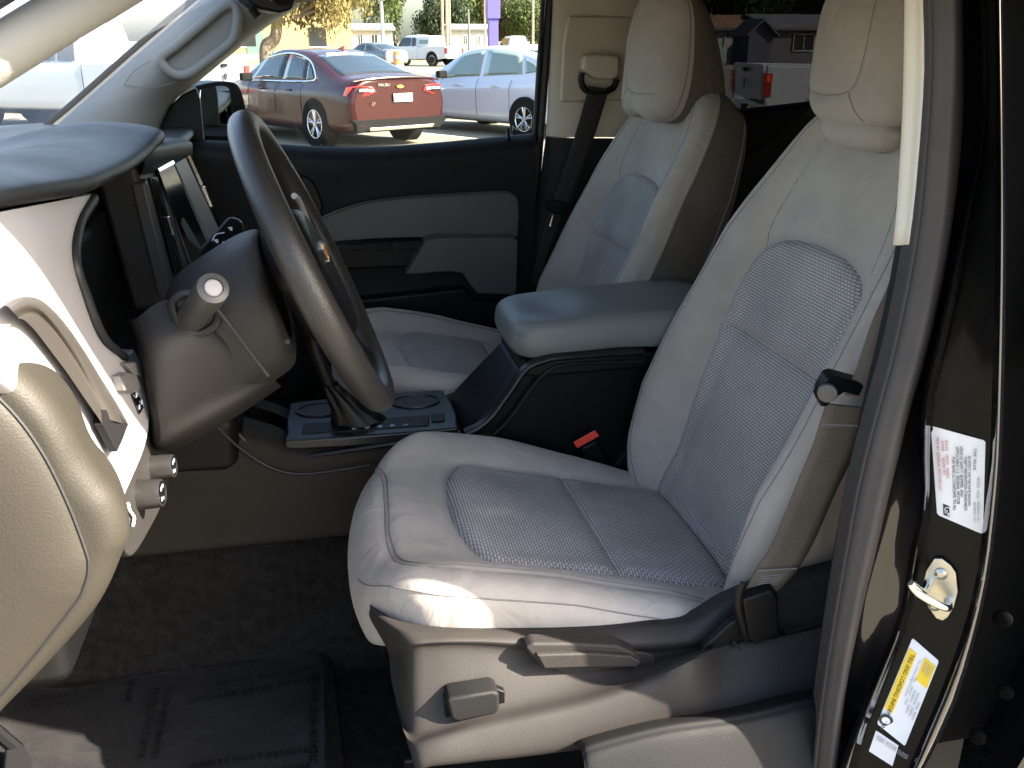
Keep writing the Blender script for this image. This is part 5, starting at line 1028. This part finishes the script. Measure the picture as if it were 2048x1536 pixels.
def pickup(name, loc, fwd, paint, label, fine=True, cab=1, topper=False, lit=False):
    E = car_empty(name, loc, fwd, label, 'pickup truck')
    # lower body: front fenders, cab sides, bed sides
    st = [(2.85, .80, .55, 1.02), (2.70, .92, .45, 1.10), (2.1, .96, .42, 1.16), (1.3, .97, .42, 1.19), (.2, .97, .42, 1.20), (-.62, .97, .42, 1.20)]
    rows = [[(x, w*.80, zb-.06), (x, w*.97, zb), (x, w, zb+.25), (x, w, zt-.22), (x, w*.985, zt-.06), (x, w*.93, zt), (x, w*.5, zt+.03), (x, 0, zt+.035)] for x, w, zb, zt in st]
    G = loft(rows, 4, 4); full = np.concatenate([G, mir(G[:, ::-1])[:, 1:]], 1); a, b = full.shape[:2]; F = grid_faces(a, b); F.append(tuple(range(b))); F.append(tuple((a-1)*b+k for k in range(b))[::-1]); fix_normals(mesh('body', full.reshape(-1, 3), F, paint, E))
    ct = [(1.35, .80, 1.18, .40), (1.0, .80, 1.45, .62), (.55, .79, 1.80, .68), (.30, .78, 1.88, .68), (-.35, .78, 1.89, .68), (-.50, .78, 1.80, .68), (-.60, .78, 1.2, .74)]
    rows = [[(x, .90, 1.10), (x, .88, 1.19), (x, .5*(.88+wr), .5*(1.19+zr)), (x, wr, zr-.05), (x, wr*.85, zr), (x, 0, zr+.02)] for x, w, zr, wr in ct]
    CS = Surf(rows); G = loft(rows, 5, 4); full = np.concatenate([G, mir(G[:, ::-1])[:, 1:]], 1); a, b = full.shape[:2]; F = grid_faces(a, b); F.append(tuple(range(b))); F.append(tuple((a-1)*b+k for k in range(b))[::-1]); fix_normals(mesh('cab', full.reshape(-1, 3), F, paint, E))
    for s in (1, -1):
        MB().prism([(.98, s*.885, 1.24), (-.02, s*.885, 1.24), (-.02, s*.755, 1.74), (.56, s*.755, 1.74), (.80, s*.80, 1.56)], (0, s*.012, .002)).build('side_window', 'car_glass', E)
        MB().prism([(-.10, s*.885, 1.24), (-.46, s*.885, 1.24), (-.42, s*.755, 1.74), (-.10, s*.755, 1.74)], (0, s*.012, .002)).build('side_window', 'car_glass', E)
        # bed side with wheel arch cut as geometry
        arch = [(-1.78+.50*math.cos(t), .44+.50*math.sin(t)) for t in np.linspace(math.pi, 0, 14)]
        poly = [(-2.86, .50)]+[(x, z) for x, z in arch]+[(-.64, .44), (-.64, 1.20), (-2.90, 1.24), (-2.92, .9)]
        MB().prism([(x, s*.985, z) for x, z in poly], (0, -s*.09, 0)).build('bed_side', paint, E, bevel=.02, seg=3)
        V, F = tube_geo([(-1.78+.52*math.cos(t), s*.985, .44+.52*math.sin(t)) for t in np.linspace(math.pi, 0, 14)], .03, 8); mesh('arch_flare', V, F, paint, E)
        MB().box((-1.78, s*.78, .62), (1.0, .20, .72)).build('wheel_well', 'tyre', E)
        MB().box((-2.872, s*.905, .955), (.13, .18, .35)).build('tail_lamp', 'lamp_red', E, bevel=.012)
        if fine: MB().box((-2.87, s*.995, 1.05), (.06, .012, .09)).build('lamp_glow', 'lamp_on', E, bevel=.005)
        for x in (-1.78, 1.85): wheel(E, x, s*.86, .40, .26, s, 6, detail=fine)
        MB().lathe((1.85, s*.72, .44), (0, s, 0), [(.49, 0), (.49, .252), (.42, .256), (.01, .2)], 24).build('wheel_arch', 'tyre', E)
        MB().box((1.02, s*1.10, 1.32), (.12, .24, .22)).build('mirror', 'tyre', E, bevel=.03)
    MB().prism([(-2.90, -.80, .72), (-2.90, .80, .72), (-2.93, .80, 1.25), (-2.93, -.80, 1.25)], (.06, 0, 0)).build('tailgate', paint, E, bevel=.02, seg=3)
    MB().box((-1.78, 0, .62), (2.2, 1.7, .06)).build('bed_floor', 'tyre', E)
    MB().prism([(-3.02, -.95, .48), (-3.02, .95, .48), (-2.96, .96, .68), (-2.96, -.96, .68)], (.14, 0, 0)).build('rear_bumper', 'chrome' if fine else paint, E, bevel=.03, seg=3)
    if fine:
        MB().box((-3.035, 0, .60), (.02, .34, .13)).build('licence_plate', 'plate', E, bevel=.004); MB().box((-2.965, 0, 1.16), (.03, .20, .06)).build('tailgate_handle', 'tyre', E, bevel=.008)
        MB().prism([(-2.96, -.05, 1.02), (-2.96, .05, 1.02), (-2.96, .06, .96), (-2.96, 0, .88), (-2.96, -.06, .96)], (-.012, 0, 0)).build('emblem', 'alloy_dark', E)
    MB().box((2.80, 0, .55), (.16, 1.8, .24)).build('front_bumper', paint, E, bevel=.04)
    if topper:
        rows = [[(x, .93, 1.20), (x, .90, 1.25), (x, .78, 1.78), (x, .62, 1.86), (x, 0, 1.88)] for x in (-.66, -1.4, -2.88)]
        pass
        MB().prism([(-.62, -.92, 1.22), (-.62, .92, 1.22), (-.62, .76, 1.86), (-.62, -.76, 1.86)], (-.95, 0, 0)).build('bed_shell', paint, E, bevel=.05, seg=3)
        for s in (1, -1): MB().prism([(-.75, s*.895, 1.36), (-1.45, s*.895, 1.36), (-1.45, s*.835, 1.62), (-.75, s*.835, 1.62)], (0, s*.012, 0)).build('side_window', 'car_glass_clear', E)
    MB().prism([(-.575, -.62, 1.30), (-.575, .62, 1.30), (-.50, .56, 1.72), (-.50, -.56, 1.72)], (-.02, 0, 0)).build('back_window', 'car_glass_clear', E)
    return E
p_ = at(838, 131, y=64); pickup('pickup_truck', (p_[0], 64), (-.72, .69), 'paint_white', 'white pickup with covered bed on the far road, seen from behind', fine=False, topper=True)
p_ = at(1030, 120, y=78); pickup('pickup_truck', (p_[0], 78), (-.30, .95), 'paint_white', 'small white pickup far off by the trees behind the purple post', fine=False)
p_ = at(1500, 190, y=14.2); f2 = nrm((.98, -.17, 0)); pickup('pickup_truck', (p_[0]+f2[0]*2.75, 14.2+f2[1]*2.9-.2), (.98, -.17), 'paint_white', 'white pickup bed with red tail lamp, seen through the tinted rear window')
p_ = at(175, 240, y=19); pickup('pickup_truck', (p_[0], 19.5), (-.90, .42), 'paint_silver', 'pale blue-silver pickup seen through the windshield', fine=True)
p_ = at(40, 235, y=24); saloon('sedan', (p_[0]-.5, 25), (-.85, .5), sedan_tab, 'paint_sand', 'car_glass', 'sand coloured car at the edge of the windshield view', fine=False, winq=sw_)

# ================================================================ trees
def leafmat(name, c1, c2, c3):
    m, t, b, new, link = nodes_of(name); b.inputs['Roughness'].default_value = .7; b.inputs['Specular IOR Level'].default_value = .25
    oi = new('ShaderNodeNewGeometry'); rp = new('ShaderNodeValToRGB'); rp.color_ramp.elements[0].color = (*c1, 1); rp.color_ramp.elements[1].color = (*c3, 1); e = rp.color_ramp.elements.new(.5); e.color = (*c2, 1)
    link(oi.outputs['Random Per Island'], rp.inputs[0]); link(rp.outputs[0], b.inputs['Base Color']); out = t.nodes['Material Output']
    tl = new('ShaderNodeBsdfTranslucent'); link(rp.outputs[0], tl.inputs[0]); mx = new('ShaderNodeMixShader'); mx.inputs[0].default_value = .3; link(b.outputs[0], mx.inputs[1]); link(tl.outputs[0], mx.inputs[2]); link(mx.outputs[0], out.inputs[0])
leafmat('leaf_gold', (.16, .115, .035), (.22, .175, .065), (.12, .10, .03)); leafmat('leaf_green', (.065, .085, .024), (.11, .135, .042), (.045, .065, .02)); leafmat('leaf_dark', (.03, .046, .024), (.046, .066, .033), (.02, .033, .017)); leafmat('leaf_rust', (.14, .075, .03), (.12, .10, .04), (.07, .085, .03))
mat('bark', (.16, .12, .085), .95, vary=.25, vscale=3, grain=.8, gscale=12, gdist=.03)
def tree(name, loc, h, crown, rad, leaf, label, n=3500, seed=1, droop=.0, lsize=.16, group='trees beyond the lot', tr=.16):
    g = np.random.default_rng(seed); E = empty(name, loc, None, label, 'tree', group); loc = np.array(loc, float); crown = np.array(crown, float)
    t = MB(); top_ = loc+np.array([crown[0]*.4, crown[1]*.4, h*.55]); t.tube(cr([loc, loc+np.array([.04, .02, h*.2]), loc*.5+top_*.5+np.array([.1, 0, 0]), top_], 5), np.linspace(tr, tr*.55, 16), 9)
    cl = []
    nb = 26
    for k in range(nb):
        d = g.normal(size=3); d /= np.linalg.norm(d); c = loc+crown+d*np.array(rad)*g.uniform(.35, .95); cl.append((c, g.uniform(.22, .42)))
        st_ = loc*.35+top_*.65 if k % 2 else top_; t.tube([st_, st_*.5+c*.5+g.normal(size=3)*.12, c], [tr*.34, tr*.2, tr*.05], 5)
    fix_normals(mesh('trunk', t.V, t.F, 'bark', E))
    per = n//nb; V = []; F = []
    for c, r in cl:
        q = g.normal(size=(per, 3)); q /= np.linalg.norm(q, axis=1)[:, None]; q *= (g.uniform(.1, 1, (per, 1))**.5)*np.array(rad)*r*1.25; q[:, 2] -= droop*g.uniform(0, 1, per)
        for p in q:
            a = g.normal(size=3); a /= np.linalg.norm(a)
            if droop: a = nrm(a*.5+np.array([0, 0, -1.0]))
            b_ = nrm(np.cross(a, g.normal(size=3))); s = lsize*g.uniform(.6, 1.3); o = c+p; i = len(V); V += [o, o+a*s*.5+b_*s*.28, o+a*s, o+a*s*.5-b_*s*.28]; F.append((i, i+1, i+2, i+3))
    mesh('crown', V, F, leaf, E, smooth=False); return E
def gx(px, py, Y): p = at(px, py, y=Y); return (p[0], Y, 0)
tree('shade_tree', gx(536, 145, 46), 6.5, (1.9, 0, 4.1), (2.7, 2.3, 2.3), 'leaf_gold', 'golden autumn tree with brown trunk in front of the tan building', 9000, 3, .5, .20, tr=.38)
tree('broadleaf_tree', gx(748, 100, 112), 12, (0, 0, 8.5), (3.6, 3.2, 5.2), 'leaf_green', 'drooping light green tree just right of the tan building', 7000, 4, 1.2, .36)
tree('broadleaf_tree', gx(790, 100, 122), 11, (0, 0, 8.0), (2.0, 2.5, 4.6), 'leaf_green', 'narrow light green tree behind the far light pole', 4000, 5, 1.2, .36)
tree('broadleaf_tree', gx(872, 104, 112), 10, (0, 0, 4.6), (2.3, 2.6, 3.9), 'leaf_dark', 'dark rounded tree behind the far white pickup', 6500, 6, .3, .32)
tree('broadleaf_tree', gx(925, 104, 116), 12, (0, 0, 6.6), (3.6, 2.8, 5.2), 'leaf_green', 'tall light green tree behind the power poles', 8000, 7, .8, .36)
tree('broadleaf_tree', gx(902, 104, 110), 9, (0, 0, 4.2), (2.2, 2.0, 3.0), 'leaf_dark', 'dark green tree among the power poles', 4500, 8, .3, .32)
tree('broadleaf_tree', gx(968, 104, 118), 10, (0, 0, 5.0), (2.4, 2.4, 3.6), 'leaf_green', 'green tree directly behind the purple post', 4500, 15, .6, .34)
tree('broadleaf_tree', gx(1022, 104, 112), 9, (0, 0, 4.2), (3.0, 2.5, 3.2), 'leaf_rust', 'rust tinged tree behind the small white pickup', 6000, 9, .4, .32)
tree('broadleaf_tree', gx(1062, 104, 108), 10, (0, 0, 4.6), (3.2, 2.5, 4.0), 'leaf_green', 'green tree at the door frame edge behind the small pickup', 6000, 10, .4, .32)
tree('broadleaf_tree', gx(640, 90, 125), 12, (0, 0, 9), (5, 4, 6), 'leaf_green', 'broad green tree rising behind the tan building', 5000, 16, .6, .4)
for k, (px, Y, hh_, rr_) in enumerate(((1372, 92, 7.4, 4.2), (1440, 96, 7.8, 4.4), (1512, 90, 7.0, 4.2), (1585, 95, 7.6, 4.6), (1650, 90, 7.2, 4.4), (1730, 92, 7.6, 4.4))):
    tree('evergreen_tree', gx(px, 100, Y), 11, (0, 0, hh_), (rr_, 3.2, 4.3), 'leaf_dark', ('dark evergreen leaning over the beige house', 'dark evergreen above the beige house roof', 'dark evergreen above the purple gable', 'dark evergreen with sky gaps above the dark house', 'dark evergreen beside the driver headrest', 'dark evergreen behind the driver headrest')[k], 6500, 20+k, .4, .42, group='dark trees behind the houses')
# ================================================================ buildings and street furniture
mat('stucco_tan', (.34, .24, .115), .9, vary=.06, vscale=1.5); mat('siding_white', (.42, .43, .44), .8, vary=.06, vscale=2); mat('siding_beige', (.46, .42, .35), .8, vary=.06, vscale=2); mat('siding_purple', (.075, .072, .11), .8, vary=.06); mat('siding_dark', (.12, .115, .12), .8, vary=.1)
mat('roof_brown', (.20, .105, .055), .9, vary=.2, vscale=4); mat('roof_grey', (.12, .12, .125), .9, vary=.15, vscale=4); mat('pane_dark', (.02, .022, .025), .06, spec=.7); mat('post_purple', (.075, .06, .30), .45); mat('wood_pole', (.32, .25, .17), .9, vary=.2, vscale=4); mat('steel_pole', (.34, .35, .33), .5, .3); mat('barrel_orange', (.75, .22, .04), .5); mat('door_green', (.10, .17, .14), .6); mat('transformer_green', (.09, .14, .11), .6)
def bx0(E, name, x0, x1, y0, y1, z0, z1, m, bevel=0): return MB().box(((x0+x1)/2, (y0+y1)/2, (z0+z1)/2), (x1-x0, y1-y0, z1-z0)).build(name, m, E, bevel=bevel)
B1 = empty('commercial_building', gx(620, 119, 84), None, 'tan stucco building behind the golden tree', 'building')
xa, xb = gx(430, 119, 84)[0], gx(706, 119, 84)[0]; bx0(B1, 'wall', xa, xb, 84, 104, 0, 8.5, 'stucco_tan'); bx0(B1, 'parapet', xa-.1, xb+.1, 83.85, 104.1, 8.5, 8.9, 'stucco_tan'); bx0(B1, 'plinth', xa, xb+.05, 83.9, 84, 0, .5, 'kerb_concrete')
for pxw in (495, 637): x = gx(pxw, 90, 84)[0]; W_ = bx0(B1, 'window', x-.7, x+.7, 83.93, 84.0, 1.1, 2.6, 'pane_dark'); bx0(B1, 'window_frame', x-.8, x+.8, 83.95, 83.99, 1.0, 1.1, 'siding_white')
x = gx(512, 100, 84)[0]; bx0(B1, 'door', x-.7, x+.7, 83.94, 84.0, 0, 2.4, 'door_green'); bx0(B1, 'door_head', x-.8, x+.8, 83.9, 84, 2.4, 2.55, 'siding_white')
def gable(name, px0, px1, Y, dp, hz, roofm, wallm, label, wins=(), pyg=110, ridge=.9, axis='x', door=None):
    x0, x1 = gx(px0, pyg, Y)[0], gx(px1, pyg, Y)[0]; E = empty(name, ((x0+x1)/2, Y, 0), None, label, 'house'); bx0(E, 'wall', x0, x1, Y, Y+dp, 0, hz, wallm)
    o = .35
    if axis == 'x':
        MB().prism([(x0-o, Y-o, hz-.05), (x0-o, Y+dp/2, hz+ridge), (x0-o, Y+dp+o, hz-.05), (x0-o, Y+dp+o, hz+.10), (x0-o, Y+dp/2, hz+ridge+.16), (x0-o, Y-o, hz+.10)], (x1-x0+2*o, 0, 0)).build('roof', roofm, E)
        bx0(E, 'fascia', x0-o, x1+o, Y-o-.03, Y-o, hz-.10, hz+.10, 'siding_dark')
    else:
        MB().prism([(x0, Y+.01, hz), ((x0+x1)/2, Y+.01, hz+ridge), (x1, Y+.01, hz)], (0, dp, 0)).build('gable_wall', wallm, E)
        xm = (x0+x1)/2; MB().prism([(x0-o, Y-o, hz-.1), (xm, Y-o, hz+ridge), (x1+o, Y-o, hz-.1), (x1+o, Y-o, hz+.02), (xm, Y-o, hz+ridge+.14), (x0-o, Y-o, hz+.02)], (0, dp+o, 0)).build('roof', roofm, E)
    for (pa, pb, za, zb) in wins:
        xa, xb = gx(pa, pyg, Y)[0], gx(pb, pyg, Y)[0]; W_ = bx0(E, 'window', xa, xb, Y-.05, Y-.001, za, zb, 'pane_dark'); f = MB()
        for q in ((xa-.06, xa, za-.06, zb+.06), (xb, xb+.06, za-.06, zb+.06), (xa, xb, zb, zb+.06), (xa, xb, za-.06, za), ((xa+xb)/2-.025, (xa+xb)/2+.025, za, zb)): f.box(((q[0]+q[1])/2, Y-.06, (q[2]+q[3])/2), (q[1]-q[0], .05, q[3]-q[2]))
        f.build('window_frame', 'siding_white', E)
    return E
E = gable('mobile_home', 904, 985, 96, 5, 2.6, 'siding_white', 'siding_white', 'white mobile home beyond the green utility box', wins=((927, 934, 1.2, 2.0), (955, 961, 1.2, 2.0)), ridge=.35)
E = gable('bungalow', 706, 786, 104, 7, 2.6, 'siding_white', 'siding_white', 'pale low house right of the tan building', wins=((718, 726, .9, 2.1), (745, 756, 1.2, 2.1)), ridge=.5)
E = gable('bungalow', 1384, 1500, 66, 6, 2.35, 'roof_brown', 'siding_beige', 'beige panelled house with brown roof behind tinted window', wins=((1408, 1427, .95, 2.1),), pyg=125, ridge=.85)
for pxs in (1446, 1468, 1490): x = gx(pxs, 125, 66)[0]; bx0(E, 'batten', x-.05, x+.05, 65.94, 65.999, .1, 2.3, 'siding_white')
gable('gabled_house', 1494, 1541, 62, 2.6, 1.9, 'roof_grey', 'siding_purple', 'narrow purple gabled house behind the white pickup bed', wins=(), pyg=125, ridge=.95, axis='y')
gable('bungalow', 1540, 1760, 64, 8, 2.35, 'roof_grey', 'siding_dark', 'dark low house with grey roof left of the driver headrest', wins=((1583, 1622, .9, 1.95),), pyg=125, ridge=.9)
FN = empty('picket_fence', (gx(1430, 125, 60)[0], 60, 0), None, 'white picket fence before the beige house', 'fence')
xs = np.linspace(gx(1410, 125, 60)[0], gx(1450, 125, 60)[0], 11)
for x in xs: bx0(FN, 'picket', x-.045, x+.045, 59.98, 60.0, .1, 1.15, 'siding_white')
bx0(FN, 'rail', xs[0], xs[-1], 60.002, 60.04, .85, .95, 'siding_white'); bx0(FN, 'rail', xs[0], xs[-1], 60.002, 60.04, .3, .4, 'siding_white')
# purple sign post
c = np.array(gx(986, 130, 46)); PO = empty('sign_post', tuple(c), None, 'tall purple square sign post behind the silver hatchback', 'sign post'); MB().box(c+np.array([0, 0, 2.6]), (.46, .46, 5.2)).build('post', 'post_purple', PO, bevel=.02)
MB().box(c+np.array([0, 0, 3.0]), (.62, .62, .9)).build('collar', 'post_purple', PO, bevel=.02); MB().box(c+np.array([-.05, 0, 3.72]), (.52, .52, .18)).build('collar', 'steel_pole', PO, bevel=.02)
MB().box(c+np.array([-.35, -.1, 4.6]), (.9, .3, 1.2)).build('sign_board', 'siding_white', PO, bevel=.02)
MB().box(c+np.array([-.45, -.26, 4.3]), (.22, .02, .3)).build('sign_print', 'ink_red', PO)
for k, (px, Y, h_, r_, lab) in enumerate(((886, 92, 11, .13, 'leftmost of three wooden power poles before the dark tree'), (895, 90, 12, .14, 'middle of three wooden power poles before the dark tree'), (900, 94, 9, .12, 'shortest of three wooden power poles, beside the mobile home'), (938, 88, 4.2, .10, 'short dark pole in front of the mobile home'), (970, 92, 11, .10, 'thin wooden pole just left of the purple post'), (1065, 90, 5.4, .12, 'wooden pole right of the small far pickup'), (1090, 88, 12, .14, 'wooden pole at the edge of the door frame'))):
    c = np.array(gx(px, 110, Y)); E = empty('utility_pole', tuple(c), None, lab, 'pole', 'wooden poles beyond the lot'); V, F = tube_geo([c, c+np.array([.02, 0, h_*.5]), c+np.array([0, 0, h_])], [r_*1.1, r_, r_*.8], 10); mesh('shaft', V, F, 'siding_dark' if k == 3 else 'wood_pole', E)
    if h_ > 8: MB().box(c+np.array([0, 0, h_-.4]), (1.8, .12, .12)).build('crossarm', 'wood_pole', E)
c = np.array(gx(767, 112, 78)); E = empty('street_lamp', tuple(c), None, 'pale street lamp pole in front of the low house', 'street lamp'); V, F = tube_geo([c, c+np.array([0, 0, 4.6])], [.17, .13], 10); mesh('shaft', V, F, 'steel_pole', E); MB().box(c+np.array([0, 0, 4.75]), (.60, .45, .5)).build('lamp_head', 'siding_white', E, bevel=.05); MB().lathe(c, (0, 0, 1), [(.3, 0), (.3, .25), (.2, .3), (.18, .35)], 14).build('footing', 'kerb_concrete', E)
c = np.array(gx(797, 133, 50)); E = empty('traffic_barrel', tuple(c), None, 'orange and white traffic barrel behind the red sedan', 'traffic barrel'); MB().lathe(c, (0, 0, 1), [(.34, 0), (.34, .08), (.28, .09), (.27, .5), (.26, .52), (.24, 1.0), (.2, 1.05)], 18).build('barrel_body', 'barrel_orange', E)
for z in (.25, .7): MB().lathe(c, (0, 0, 1), [(.285, z), (.283, z+.16)], 18).build('reflective_band', 'siding_white', E)
c = np.array(gx(917, 110, 88)); E = empty('utility_box', tuple(c), None, 'green utility box in front of the mobile home', 'utility box'); MB().box(c+np.array([0, 0, .6]), (.85, .8, 1.15)).build('cabinet', 'transformer_green', E, bevel=.04); MB().box(c+np.array([0, -.41, .6]), (.7, .03, .9)).build('cabinet_door', 'transformer_green', E, bevel=.01)
for px, lab in ((958, 'left white bollard beside the purple post'), (965, 'right white bollard beside the purple post')):
    c = np.array(gx(px, 112, 84)); o = MB().lathe(c, (0, 0, 1), [(.09, 0), (.085, .9), (.05, .97)], 10).build('bollard', 'siding_white'); tag(o, lab, 'bollard', 'bollards by the verge')

# ================================================================ lettering becomes plain meshes
dg = bpy.context.evaluated_depsgraph_get()
for o in TEXTS:
    me = bpy.data.meshes.new_from_object(o.evaluated_get(dg)); me.materials.clear(); me.materials.append(o.data.materials[0])
    n = bpy.data.objects.new(o.name, me); nm = o.name.split('.')[0]; COL.objects.link(n); n.parent = o.parent; n.matrix_parent_inverse = o.matrix_parent_inverse.copy(); n.matrix_basis = o.matrix_basis.copy()
    bpy.data.objects.remove(o); n.name = nm
